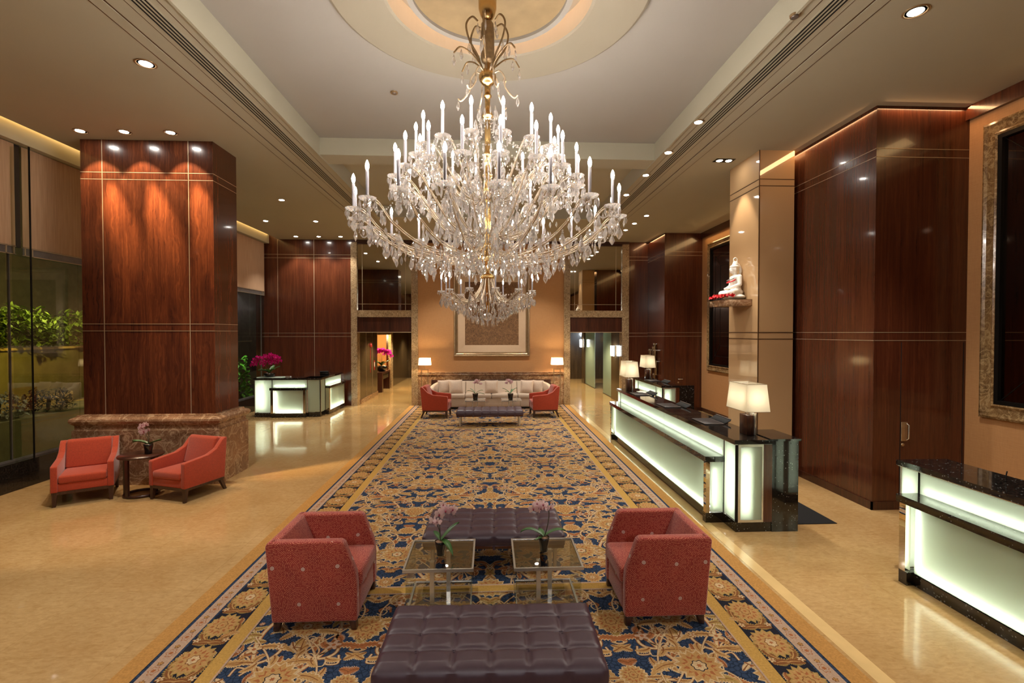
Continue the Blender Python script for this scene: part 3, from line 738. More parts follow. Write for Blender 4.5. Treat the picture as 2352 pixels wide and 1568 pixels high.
    for i in range(900):
        x,y=rnd.uniform(.02,.98),rnd.uniform(0,T)
        if all((x-p)**2+(y-q)**2>.075**2 for p,q in placed):
            placed.append((x,y)); k=rnd.random(); a=rnd.uniform(0,2*PI)
            if k<.62: leaf(x,y,a,rnd.uniform(.10,.19),rnd.uniform(-1.6,1.6),rnd.uniform(.018,.036),rnd.choice([CREAM,CREAM,PINK]),rnd.choice([GOLD,ORANGE,GOLD,OLIVE,CREAM]),BROWN,1)
            elif k<.8: flower(x,y,rnd.uniform(.02,.035),rnd.choice([CREAM,PINK,GOLD]))
            else: vine([(x,y),(x+.06*math.cos(a),y+.06*math.sin(a)),(x+.1*math.cos(a+1),y+.1*math.sin(a+1)),(x+.07*math.cos(a+2),y+.09*math.sin(a+2))],.007,BROWN,rnd.choice([CREAM,ORANGE]))
    for (ph,amp,x0,fr_) in ((.6,.18,.25,2),(3.4,.18,.75,2),(1.7,.22,.5,3),(4.6,.3,.5,1)):
        P=[(x0+amp*math.sin(2*PI*fr_*k/24+ph),T*k/24) for k in range(25)]
        ribbon(P,.0085,BROWN,3,0,6); ribbon(P,.0058,CREAM,4,0,6)
        for k in range(1,24,2):
            x,y=P[k]; a=rnd.uniform(0,2*PI); ribbon([(x,y),(x+.05*math.cos(a),y+.05*math.sin(a)),(x+.085*math.cos(a+.8),y+.085*math.sin(a+.8)),(x+.07*math.cos(a+1.6),y+.07*math.sin(a+1.6))],.005,CREAM,4,0,4)
    field=list(els)
    Y0,Y1=1.7,15.95
    Z=.010; dz=.00035
    b.box((-2.62,Y0,0),(2.62,Y1,Z-.002),TAN)
    b.add([(-1.98,Y0,Z),(1.98,Y0,Z),(1.98,Y1,Z),(-1.98,Y1,Z)],[(0,1,2,3)],NAVY)
    def put(E,fx,clip=True,skip=None,off=0):
        for ie,(vs,fs,mt,ly) in enumerate(E):
            if skip is not None and abs(vs[0][0]-skip)<.004: continue
            zz=Z+dz*ly+off+(ie%23)*.000006
            V=[fx(p)+(zz,) for p in vs]
            V=[(v[0],v[1],v[2]+off+rnd.random()*.00006) for v in V] if False else V
            if max(v[1] for v in V)<Y0+.02 or min(v[1] for v in V)>Y1-.02: continue
            V=[(v[0],min(max(v[1],Y0),Y1),v[2]) for v in V]
            if clip and max(abs(v[0]) for v in V)>2.3: V=[(max(-2.2,min(2.2,v[0])),v[1],v[2]) for v in V]
            # consistent upward winding
            f0=fs[0]; a_,b_,c_=V[f0[0]],V[f0[1]],V[f0[2]]
            up=((b_[0]-a_[0])*(c_[1]-a_[1])-(b_[1]-a_[1])*(c_[0]-a_[0]))>0
            b.add(V,fs if up else [f[::-1] for f in fs],mt)
    for j in range(-1,8):
        oy=4.48+.02+(j-1)*T
        e=.00002*(j%2)
        put(field,lambda p:(p[0],p[1]+oy),True,None,e); put(field,lambda p:(-p[0],p[1]+oy),True,0,e+.00004)
        put(field,lambda p:(2-p[0],p[1]+oy),True,1,e+.00008); put(field,lambda p:(-2+p[0],p[1]+oy),True,1,e+.00012)
    # border and stripes over the field
    z1=Z+dz*13
    def strip(x0,x1,y0,y1,mt,z): b.add([(x0,y0,z),(x1,y0,z),(x1,y1,z),(x0,y1,z)],[(0,1,2,3)],mt)
    els.clear()
    for k in range(2):
        yy=k*.42
        if k==0: rosette(0,yy+.2,.135,1,1,1.2,True)
        else:
            rosette(.02,yy+.2,.125,0,1,1.25,True); leaf(-.05,yy+.05,2.2,.13,.9,.03)
        for sgn in (-1,1):
            leaf(sgn*.05,yy+.02,PI/2-sgn*.9,.16,sgn*.9,.034,OLIVE,BROWN,GOLD); leaf(sgn*.09,yy+.30,-PI/2+sgn*.5,.12,-sgn*1.1,.026,CREAM,ORANGE,BROWN); flower(sgn*.11,yy+.01,.03); leaf(sgn*.01,yy-.02,PI/2+sgn*1.2,.13,sgn*.8,.04,OLIVE,BROWN,GOLD); leaf(sgn*.12,yy+.12,PI/2,.14,sgn*.5,.03,OLIVE,BROWN,GOLD)
    bord=list(els); els.clear()
    lobes(0,.07,.042,6,.3,ORANGE,1,0,.9,1.2); lobes(0,.07,.036,6,.3,PINK,2,0,.9,1.2); star(0,.07,.02,6,.4,ORANGE,3); flower(0,.145,.02,GOLD)
    band_=list(els)
    for s in (-1,1):
        def SX(a,c_): return (min(s*a,s*c_),max(s*a,s*c_))
        for a,c_,mt,k in ((1.90,2.46,DARK,0),(1.90,1.915,PINK,1),(1.915,2.02,STRIPE,1),(2.30,2.318,NAVY,1),(2.318,2.43,PINK,1),(2.43,2.455,NAVY,1)):
            x0,x1=SX(a,c_); strip(x0,x1,Y0,Y1,mt,z1+dz*k)
        zb=13+1
        n=int((Y1-Y0)/.84)+1
        for j in range(n): put([(v,f,m_,l+zb+.1*(j%2)) for v,f,m_,l in bord],lambda p,j=j:(s*(2.16+p[0]),Y0+j*.84+p[1]),False)
        n=int((Y1-Y0)/.19)
        for j in range(n):
            for v,f,m_,l in band_:
                V=[(s*(2.374+p[0]),Y0+j*.19+p[1],z1+dz*(1+l)) for p in v]; b.add(V,f if s>0 else [q[::-1] for q in f],m_)
    for yc in (4.48,12.17):
        strip(-1.95,1.95,yc-.07,yc+.07,PINK,z1+dz*.5); strip(-1.95,1.95,yc-.05,yc+.05,STRIPE,z1+dz*1.2)
    o=b.build('carpet',mats); tag(o,'long blue and gold floral carpet with a scrolling flower border','carpet')
carpet()
# ------------------------------------------------------------------ furniture
def box_uv(me,s=1.0):
    uv=me.uv_layers.new(name='UVMap')
    for p in me.polygons:
        n=p.normal; ax=max(range(3),key=lambda i:abs(n[i]))
        for li in p.loop_indices:
            c=me.vertices[me.loops[li].vertex_index].co
            uv.data[li].uv={0:(c.y*s+.31,c.z*s),1:(c.x*s+.12,c.z*s+.05),2:(c.x*s+.2,c.y*s+.4)}[ax]
def add_uv(mb,name,mat,par):
    me=mb.mesh(name,mat); box_uv(me); return obj(name,me,par)
# patterned tub chairs (front faces local +x)
def tub_chair():
    t=thing('tub_chair','','armchair')
    prof=[(-.335,.075),(-.385,.69),(-.365,.72),(.205,.72),(.235,.70),(.27,.60),(.325,.46),(.335,.36),(.335,.075)]
    for s in (-1,1):
        y0,y1=(s*.345,s*.255)
        add_uv(MB().prism(prof,min(y0,y1),max(y0,y1),'y',.022,3),'armrest',M['swirl'],t)
    add_uv(MB().prism([(-.335,.075),(-.385,.69),(-.36,.72),(-.30,.72),(-.19,.44),(-.19,.075)],-.345,.345,'y',.022,3),'backrest',M['swirl'],t)
    add_uv(MB().rbox((-.22,-.255,.30),(.355,.255,.445),.04,3),'seat',M['swirl'],t)
    add_uv(MB().rbox((-.3,-.26,.075),(.325,.26,.31),.015,2),'front_rail',M['swirl'],t)
    for sx,sy in ((-1,-1),(-1,1),(1,-1),(1,1)):
        x,y=(.295 if sx>0 else -.295),sy*.305
        b=MB(); b.prism([(-.03,.08),(.03,.08),(.022+.012*sx,0),(-.022+.012*sx,0)],-.026,.026,'y',.004,1,0,Matrix.Translation((x,y,0)))
        b.build('leg',M['wood_leg'],t)
    return t
tc=tub_chair(); tc.location=(-1.40,4.225,.015); tag(tc,'red swirl patterned tub chair on the window side of the carpet',group='red swirl tub chairs')
dup(tc,(1.43,4.175,.015),PI,'red swirl patterned tub chair on the reception side of the carpet')
# orange wool armchairs
def arm_chair():
    t=thing('armchair','','armchair')
    W=.34
    arm=[(-.335,.20),(-.385,.80),(-.35,.805),(-.30,.77),(-.20,.66),(-.06,.60),(.31,.565),(.325,.55),(.325,.20)]
    for s in (-1,1):
        y0,y1=s*W,s*(W-.075); MB().prism(arm,min(y0,y1),max(y0,y1),'y',.018,3).build('armrest',M['orange_fab'],t)
    MB().prism([(-.335,.20),(-.39,.80),(-.335,.80),(-.25,.20)],-W+.01,W-.01,'y',.016,3).build('backrest',M['orange_fab'],t)
    MB().prism([(-.27,.42),(-.345,.79),(-.30,.83),(-.245,.80),(-.14,.42)],-.262,.262,'y',.035,4).build('back_cushion',M['orange_fab'],t)
    MB().rbox((-.22,-.262,.315),(.335,.262,.425),.03,3).build('seat_cushion',M['orange_fab'],t)
    MB().rbox((-.30,-.27,.20),(.315,.27,.32),.015,2).build('front_rail',M['orange_fab'],t)
    MB().box((-.33,-.33,.165),(.315,.33,.205)).build('base_rail',M['wood_leg'],t)
    for sx,sy in ((-1,-1),(-1,1),(1,-1),(1,1)):
        x=.285 if sx>0 else -.29
        off=.015 if sx>0 else -.075
        b=MB(); A=[(x-.028,sy*.30-.028,.17),(x+.028,sy*.30-.028,.17),(x+.028,sy*.30+.028,.17),(x-.028,sy*.30+.028,.17)]
        B=[(x+off-.018,sy*.305-.018,0),(x+off+.018,sy*.305-.018,0),(x+off+.018,sy*.305+.018,0),(x+off-.018,sy*.305+.018,0)]
        b.add(A+B,[(0,1,2,3),(7,6,5,4),(0,4,5,1),(1,5,6,2),(2,6,7,3),(3,7,4,0)]); b.build('leg',M['wood_leg'],t)
    return t
ac=arm_chair(); ac.location=(-5.88,7.30,0); ac.rotation_euler=(0,0,rad(-59)); tag(ac,'orange wool armchair left of the round side table',group='orange armchairs')
dup(ac,(-4.49,7.36,0),rad(-109),'orange wool armchair right of the round side table, angled against the column')
dup(ac,(-1.50,13.87,.015),rad(-4),'orange wool armchair by the sofa near the orchid desk side',scale=1.08)
dup(ac,(1.53,13.85,.015),rad(184),'orange wool armchair by the sofa near the reception side',scale=1.08)
# round side table
t=thing('side_table','round dark wood side table between two orange armchairs','side table',(-5.17,7.385,0))
MB().lathe([(.001,.57),(.25,.57),(.285,.578),(.29,.592),(.285,.603),(.001,.603)],40).build('table_top',M['wood_dark'],t)
MB().tube([(.2*math.cos(a*PI/24)*1.05,.2*math.sin(a*PI/24),.02) for a in range(49)],.02,6).build('base_ring',M['wood_dark'],t)
for a in (200,250,20,80): 
    x,y=.2*math.cos(rad(a)),.2*math.sin(rad(a)); MB().box((-.028,-.014,.0),(.028,.014,.575),0,Matrix.Translation((x,y,0))@Matrix.Rotation(rad(a+90),4,'Z')).build('leg',M['wood_dark'],t)
# tufted leather ottomans
def ottoman(W,D,nx,ny,H,lab,loc,rz=0,legs='hidden'):
    t=thing('ottoman',lab,'ottoman',loc,rz,'dark leather bench ottomans')
    top=H; th=.135
    def hgt(u,v):
        fu=(u*nx)%1; fv=(v*ny)%1
        p=(math.sin(PI*fu)*math.sin(PI*fv)); e=min(fu,1-fu,fv,1-fv)
        return top-.024+.026*min(1,p*2.2)**.45
    b=MB(); NX,NY=nx*14,ny*12
    def fn(u,v): 
        x=(u-.5)*W; y=(v-.5)*D; ed=min(u*W,(1-u)*W,v*D,(1-v)*D); r=.03
        z=hgt(min(max(u,1e-4),1-1e-4),min(max(v,1e-4),1-1e-4))
        if ed<r: z=min(z,top-.012-(r-math.sqrt(max(0,r*r-(r-ed)**2))))
        return (x,y,z)
    b.grid(fn,NX,NY)
    # sides
    zb=top-th
    for (ax,sg) in (('x',-1),('x',1),('y',-1),('y',1)):
        n_=ny if ax=='x' else nx
        def side(u,v):
            f=(u*n_)%1; puff=.012*min(1,math.sin(PI*f)*2)**.6*math.sin(PI*min(1,max(0,v)))**.6
            z=zb+v*(top-.042-zb)
            if ax=='y': return ((u-.5)*W, sg*(D/2+puff), z)
            return (sg*(W/2+puff),(u-.5)*D,z)
        b.grid(side,n_*12,8)
    b.add([(-W/2,-D/2,zb),(W/2,-D/2,zb),(W/2,D/2,zb),(-W/2,D/2,zb)],[(0,3,2,1)])
    b.build('cushion',M['leather'],t)
    # piping on the tuft lines
    p=MB()
    for i in range(1,nx): 
        x=(i/nx-.5)*W
        for d in (-.009,.009): p.tube([(x+d,-D/2+.03,top-.0215),(x+d,D/2-.03,top-.0205)],.0028,5)
    for j in range(1,ny):
        y=(j/ny-.5)*D
        for d in (-.008,.008): p.tube([(-W/2+.03,y+d,top-.0215),(W/2-.03,y+d,top-.0205)],.0028,5)
    p.build('piping',M['leather'],t)
    MB().rbox((-W/2+.005,-D/2+.005,zb-.035),(W/2-.005,D/2-.005,zb+.002),.004,1).build('frame',M['wood'],t)
    s_=MB()
    for i in range(1,nx): x=(i/nx-.5)*W; s_.box((x-.012,-D/2-.004,zb-.04),(x+.012,D/2+.004,zb+.004))
    s_.build('strap',M['leather'],t)
    for sx,sy in ((-1,-1),(-1,1),(1,-1),(1,1)):
        x,y=sx*(W/2-.09),sy*(D/2-.07)
        MB().lathe([(.018,0),(.022,zb-.03)],12,0,Matrix.Translation((x,y,0))).build('leg',M['chrome'],t)
    return t
ottoman(1.40,.69,6,4,.42,'plum brown tufted leather ottoman nearest the camera',(0.01,3.165,.015),rad(-1))
ottoman(1.40,.70,6,4,.42,'brown tufted leather ottoman behind the near glass tables',(0.045,5.08,.015),rad(-1))
ottoman(1.70,.66,8,4,.42,'low brown leather ottoman on steel legs in front of the pale sofa',(0.0,12.58,.015))
# glass coffee tables
def coffee(lab,loc,grp):
    t=thing('coffee_table',lab,'coffee table',loc,0,grp); h=.29
    def frame(z0,z1,e,w,nm):
        b=MB(); 
        for a,bb in (((-e,-e,z0),(e,-e+w,z1)),((-e,e-w,z0),(e,e,z1)),((-e,-e+w,z0),(-e+w,e-w,z1)),((e-w,-e+w,z0),(e,e-w,z1))): b.box(a,bb)
        return b.build(nm,M['chrome'],t)
    frame(.425,.45,h,.016,'top_frame'); MB().box((-h+.016,-h+.016,.434),(h-.016,h-.016,.446)).build('glass_top',M['table_glass'],t)
    g=h-.02; frame(.05,.072,g,.016,'shelf_frame'); MB().box((-g+.016,-g+.016,.056),(g-.016,g-.016,.068)).build('glass_shelf',M['table_glass'],t)
    for s in (-1,1): MB().box((s*.07-.018 if s<0 else .035,.10*s-.02,.0),(s*.07+.018 if s<0 else .071,.10*s+.02,.43)).build('post',M['chrome'],t)
    for s in (-1,1): MB().box((s*g-.004,-g,.07),(s*g+.004,g,.43)).build('side_glass',M['fin_glass'],t)
    return t
ct1=coffee('square glass and steel coffee table by the window side tub chair',(-.425,4.23,.015),'glass coffee tables')
def dupc(loc,lab): return dup(ct1,loc,0,lab)
dupc((.487,4.22,.015),'square glass and steel coffee table by the reception side tub chair')
dupc((-.42,14.05,.015),'glass coffee table before the sofa, nearer the orchid desk side'); dupc((.62,14.05,.015),'glass coffee table before the sofa, nearer the reception side')
# sofa
t=thing('sofa','long pale linen sofa with rounded ends against the marble wainscot','sofa',(.05,15.45,.015))
MB().rbox((-1.95,-.33,.06),(1.95,.55,.33),.03,2).build('base',M['sofa_fab'],t)
MB().box((-1.85,-.28,.0),(1.85,.5,.06)).build('plinth',M['black'],t)
MB().rbox((-1.72,.42,.3),(1.72,.58,.80),.02,2).build('back_frame',M['sofa_fab'],t)
MB().box((-1.98,.58,.05),(1.98,.62,.83)).build('back_board',M['wood_dark'],t)
for i in range(4):
    x0=-1.66+i*.83
    MB().rbox((x0+.004,-.36,.32),(x0+.826,.3,.47),.045,3).build('seat_cushion',M['sofa_fab'],t)
    MB().prism([(.12,.44),(.32,.80),(.40,.815),(.44,.78),(.42,.44)],x0+.006,x0+.824,'x',.04,3).build('back_cushion',M['sofa_fab'],t)
for s in (-1,1):
    b=MB(); P=[]
    for k in range(9):
        a=PI/2*k/8; P.append((s*(1.62+.36*math.sin(a)),.46-.75*(1-math.cos(a)) if k<8 else -.29))
    n=len(P)
    for i in range(n-1):
        pass
    vs=[];fs=[]
    for i,(x,y) in enumerate(P):
        nx_,ny_=s*math.sin(PI/2*i/8),math.cos(PI/2*i/8); top=.80-.16*(i/8)**1.5
        q=[(x,y,.2),(x,y,top-.03),(x-nx_*.04,y-ny_*.04,top),(x-nx_*.12,y-ny_*.12,top),(x-nx_*.16,y-ny_*.16,top-.04),(x-nx_*.16,y-ny_*.16,.2)]
        vs+=q
    for i in range(n-1):
        for k in range(6): f=(i*6+k,i*6+(k+1)%6,(i+1)*6+(k+1)%6,(i+1)*6+k); fs.append(f if s<0 else f[::-1])
    fs+=[tuple(range(6)),tuple(range((n-1)*6,n*6))]
    b.add(vs,fs,0,True); b.build('armrest',M['sofa_fab'],t)
def pillow(x,y,z,w,ry,lab,tilt=.32):
    def pl(u,v,s):
        a,b_=(u-.5)*2,(v-.5)*2
        th=.085*max(0,(1-abs(a)**3.2))**.6*max(0,(1-abs(b_)**3.2))**.6
        pin=1-.07*(1-a*a)*(abs(b_)) if True else 1
        return (a*w/2*(1-.06*(1-b_*b_)),s*th,b_*w/2*(1-.06*(1-a*a))+w/2)
    b=MB(); b.grid(lambda u,v:pl(u,v,-1),14,14); b.grid(lambda u,v:pl(1-u,v,1),14,14)
    o=b.build('throw_pillow',M['pillow_fab'],None,loc=(x,y,z),rot=(-tilt,0,ry)); tag(o,lab,'pillow','pale throw pillows on the sofa')
PZ=.492
pillow(-1.42,15.36,PZ,.42,.55,'pale throw pillow in the corner of the sofa near the orchid desk',.25)
pillow(-1.06,15.28,PZ,.44,.25,'pale throw pillow leaning next to the corner pillow, orchid desk side of the sofa')
pillow(.05,15.28,PZ,.42,0,'pale square throw pillow in the middle of the sofa')
pillow(1.16,15.28,PZ,.42,-.25,'pale throw pillow leaning next to the corner pillow, reception side of the sofa')
pillow(1.50,15.36,PZ,.40,-.6,'pale throw pillow in the corner of the sofa near the reception',.25)
# floor lamps
def floor_lamp(x,lab):
    t=thing('floor_lamp',lab,'floor lamp',(x,15.72,.0),0,'floor lamps beside the sofa')
    MB().box((-.12,-.1,0),(.12,.1,.016)).build('base',M['champagne'],t)
    for s in (-1,1): MB().box((s*.105-.011,-.011,.016),(s*.105+.011,.011,1.2)).build('post',M['champagne'],t)
    MB().box((-.116,-.011,1.2),(.116,.011,1.222)).build('crossbar',M['champagne'],t)
    MB().tube([(0,0,1.222),(0,0,1.40)],.008,8).build('stem',M['champagne'],t)
    sh=MB(); A=[];
    for z,w,d in ((1.36,.195,.12),(1.585,.175,.105)): A+=[(-w,-d,z),(w,-d,z),(w,d,z),(-w,d,z)]
    sh.add(A,[(0,1,5,4),(1,2,6,5),(2,3,7,6),(3,0,4,7)]); s_=sh.build('lamp_shade',M['shade'],t)
    MB().sphere((0,0,1.46),.035,12,8).build('bulb',M['floor_bulb'],s_)
floor_lamp(-2.10,'steel framed floor lamp at the sofa end near the left corridor'); floor_lamp(2.2,'steel framed floor lamp at the sofa end near the glass corridor')
# art
t=thing('framed_art','large brown abstract print in a stepped champagne frame above the sofa','framed art',(.07,BW+.04,1.615))
hw=1.268; H=2.85
b=MB()
def P(e,d): return [(-hw+e,-d,e),(hw-e,-d,e),(hw-e,-d,H-e),(-hw+e,-d,H-e)]
pr=[(0,0),(0,.05),(.02,.075),(.05,.07),(.06,.05),(.08,.055),(.10,.04),(.125,.045),(.14,.02)]
for (e0,d0),(e1,d1) in zip(pr[:-1],pr[1:]): A,B=P(e0,d0),P(e1,d1); b.add(A+B,[(0,1,5,4),(1,2,6,5),(2,3,7,6),(3,0,4,7)])
b.build('frame',M['champagne'],t)
b=MB()
for (e0,d0),(e1,d1) in (((.14,.02),(.375,.006)),): A,B=P(e0,d0),P(e1,d1); b.add(A+B,[(0,1,5,4),(1,2,6,5),(2,3,7,6),(3,0,4,7)])
b.build('mat_board',M['mat_board'],t)
A=P(.375,.004); MB().add(A,[(0,1,2,3)]).build('print',M['art'],t)
# ------------------------------------------------------------------ reception desks
def desk(root,X,L,D,u0,u1,led,seams_hi,seams_lo,nend=True,fend=True):
    def B(): return MB()
    def bx(nm,a,b_,m): return MB().box(a,b_,0,X).build(nm,M[m],root)
    bx('plinth',(0,0.0,0),(L,D,.12),'granite')
    bx('ledge_plinth',(u0,-led+.02,0),(u1,0,.12),'granite') if led<.15 else None
    if led>=.15:
        bx('ledge_plinth',(u0+.04,-led+.07,0),(u1-.04,0,.12),'granite')
        for a in (u0,u1-.09): bx('post_plinth',(a,-led,0),(a+.09,0,.125),'granite')
    bx('countertop',(-.02,-.03,1.065),(L+.02,D+.02,1.115),'granite')
    bx('countertop_edge',(-.01,-.02,1.055),(L+.01,D,1.065),'chrome')
    bx('ledge',(u0-.02,-led-.02,.775),(u1+.02,0,.845),'granite')
    bx('core',(0.02,.18,.12),(L-.02,D,1.055),'white_box')
    zg=.15 if led<.15 else .13
    yf=-led+.07 if led>=.15 else -led+.035
    # upper band above the ledge
    hs=[u0]+seams_hi+[u1]
    for a,c in zip(hs[:-1],hs[1:]): bx('upper_glass',(a+.004,0,.845),(c-.004,.008,1.055),'frost')
    ls=[u0+.09]+seams_lo+[u1-.09]
    for a,c in zip(ls[:-1],ls[1:]): bx('lower_glass',(a+.003,yf,zg-.02),(c-.003,yf+.008,.775),'frost')
    # full-height glass on both sides of the ledge
    sides=[]
    if u0>.06: sides.append((0,u0))
    if u1<L-.06: sides.append((u1,L))
    for a,c in sides:
        bx('side_glass',(a+.02,0,.14),(c-.015,.008,1.055),'frost')
        bx('mullion',(a,-.004,.12),(a+.02,.02,1.06),'chrome'); bx('mullion',(c-.015,-.004,.12),(c,.02,1.06),'darkmetal')
    # posts and ledge end panes
    for a,e in ((u0,0),(u1-.07,1)):
        if led>=.15:
            bx('post',(a,-led,.125),(a+.07,-led+.05,.775),'mirror')
            ue=u0 if e==0 else u1-.012
            bx('end_glass',(ue,-led+.06,.14),(ue+.012,-.01,.77),'frost')
        else: bx('post',(a,-led+.005,.12),(a+.07,0,.775),'mirror')
    # light tubes behind the glass
    T=MB()
    T.tube([(u0+.12,yf+.035,.165),(u1-.12,yf+.035,.165)],.011,6,0,X)
    T.tube([(u0+.06,.035,.885),(u1-.06,.035,.885)],.009,6,0,X)
    for a,c in sides: T.tube([(a+(c-a)*.45,.09,.2),(a+(c-a)*.45,.09,.98)],.010,6,0,X)
    T.tube([(u0+.13,yf+.03,.2),(u0+.13,yf+.03,.74)],.009,6,0,X)
    if led>=.15: T.tube([(u1-.05,-led+.11,.2),(u1-.05,-led+.11,.7)],.008,6,0,X)
    T.build('light_tube',M['tube'],root)
    bx('inner_lining',(u0+.02,-.012,.12),(u1-.02,-.002,.775),'white_box')
    if led>=.15: bx('seam_strip',(u1-.002,-.006,.12),(u1+.012,.012,1.06),'darkmetal')
    for e,on in ((0,fend),(1,nend)):
        if not on: continue
        x0,x1=(L,L+.012) if e else (-.012,0)
        g=.33 if D>=.4 else D-.07
        bx('end_panel_glass',(x0,.05,.15),(x1,g-.02,1.03),'frost')
        for a in ((.02,.05),(g-.02,g)): bx('end_panel_frame',(x0-.004*(1-e),a[0],.12),(x1+.004*e,a[1],1.06),'chrome')
        bx('end_panel_frame',(x0-.003*(1-e),.02,1.03),(x1+.003*e,g,1.06),'chrome'); bx('end_panel_frame',(x0-.003*(1-e),.02,.12),(x1+.003*e,g,.15),'chrome')
        bx('wood_strip',(x0,g,.12),(x1,D,1.06),'wood')
        xx=L-.12 if e else .12
        TT=MB().tube([(xx+.06*(1 if e else -1),.12,.22),(xx+.06*(1 if e else -1),.12,.96)],.010,6,0,X); TT.build('light_tube',M['tube'],root)
Rm=lambda o,a: Matrix.Translation(o)@Matrix.Rotation(rad(a),4,'Z')
# main reception desk (front faces the carpet)
d=thing('reception_desk','long backlit frosted glass reception desk with black granite top in front of the tan pillar','reception desk',(0,0,0))
desk(d,Rm((2.955,11.0,0),-90),5.35,.44,.22,5.05,.23,[1.65,2.95,4.0],[1.55,3.2])
bx=lambda nm,a,b_,m: MB().box(a,b_).build(nm,M[m],d)
bx('granite_return',(3.395,5.64,0),(3.72,5.70,1.115),'granite'); bx('granite_return_top',(3.37,5.62,1.10),(3.74,6.2,1.125),'granite'); bx('return_side',(3.70,5.70,0),(3.72,6.2,1.1),'granite')
# near desk at the right edge
d=thing('reception_desk','backlit frosted glass desk with black granite top at the edge nearest the camera','reception desk',(0,0,0))
desk(d,Rm((4.15,4.68,0),-90),4.2,.48,.22,3.9,.2,[1.9],[1.9],True,True)
# far desk behind the main one
d=thing('reception_desk','short backlit desk behind the far end of the main reception desk','reception desk',(0,0,0))
desk(d,Rm((4.19,13.75,0),-90),2.2,.42,.3,1.75,.2,[],[],True,True)
MB().box((4.60,11.55,0),(4.98,11.6,1.115)).build('granite_return',M['granite'],d)
# L-shaped desk by the windows
d=thing('concierge_desk','corner backlit glass desk carrying the magenta orchid by the windows','reception desk',(0,0,0))
desk(d,Rm((-6.68,14.02,0),0),1.84,.44,.5,1.47,.13,[],[],False,True)
desk(d,Rm((-4.84,14.05,0),90),1.95,.44,.38,1.9,.13,[],[1.3],False,False)
# glass tray under the orchid
t=thing('glass_tray','thin glass tray under the magenta orchid','tray',(-6.32,14.2,1.117)); MB().rbox((-.32,-.15,0),(.38,.15,.018),.006,1).build('tray_plate',M['frost'],t)
t=thing('desk_phone','small dark phone stand on the corner glass desk','phone',(-5.03,14.95,1.116)); MB().prism([(-.06,0),(.07,0),(.05,.07),(-.04,.10)],-.12,.12,'x',.006,1).build('body',M['darkmetal'],t); MB().rbox((-.13,-.06,.085),(.13,-.01,.12),.01,2).build('handset',M['black'],t)
t=thing('desk_pen','small silver pen on the corner glass desk','pen',(-5.85,14.3,1.116)); MB().tube([(-.09,0,.012),(.05,.01,.012)],.010,8).build('barrel',M['chrome'],t); MB().tube([(.05,.01,.012),(.09,.012,.012)],[.012,.009],8).build('cap',M['sign_white'],t)
# blotters, screens and papers on the reception desks
def blot(x,y,lab,w=.28,l=.46,z=1.116):
    t=thing('desk_blotter',lab,'desk pad',(x,y,z),0,'leather desk pads')
    MB().rbox((-w/2,-l/2,0),(w/2,l/2,.01),.004,1).build('pad',M['blotter'],t)
    b=MB()
    for a,c in (((-w/2,-l/2,.008),(w/2,-l/2+.015,.013)),((-w/2,l/2-.015,.008),(w/2,l/2,.013)),((-w/2,-l/2,.008),(-w/2+.015,l/2,.013)),((w/2-.015,-l/2,.008),(w/2,l/2,.013))): b.box(a,c)
    b.build('border',M['grey_edge'],t)
def screen(x,y,lab,z=1.116,l=.46):
    t=thing('monitor',lab,'monitor',(x,y,z),0,'low desk monitors')
    MB().prism([(-.05,.012),(-.04,.0),(.05,.045),(.042,.06)],-l/2,l/2,'y',.006,1).build('screen',M['black'],t)
    MB().box((.03,-.05,0),(.05,.05,.03)).build('stand',M['darkmetal'],t)
    MB().tube([(.046,-l/2+.01,.062),(.046,l/2-.01,.062)],.009,6).build('top_rim',M['grey_edge'],t)
blot(3.14,6.82,'dark leather pad next to the big lamp on the main reception desk'); screen(3.34,6.85,'low dark monitor behind the pad next to the big desk lamp')
blot(3.14,8.35,'dark leather pad midway along the main reception desk'); screen(3.36,8.25,'low dark monitor midway along the main reception desk')
blot(3.12,9.95,'dark leather pad near the far lamp of the main reception desk'); screen(3.34,9.85,'low dark monitor near the far lamp of the main reception desk')
t=thing('paper_sheet','white paper sheet by the far lamp on the main reception desk','paper',(3.3,10.3,1.117)); MB().box((-.09,-.14,0),(.09,.14,.004)).build('sheet',M['paper'],t)
blot(4.36,12.75,'dark leather pad on the short far desk'); screen(4.53,12.25,'low dark monitor on the short far desk')
blot(4.42,3.35,'dark leather pad on the near right glass desk'); 
t=thing('cable_stub','thin black cable end standing on the near right glass desk','cable',(4.45,3.95,1.116)); MB().tube([(0,0,0),(0,0,.05),(.01,.0,.09)],.005,6).build('cable',M['black'],t)
MB().lathe([(.014,0),(.014,.006)],12).build('grommet',M['darkmetal'],t)
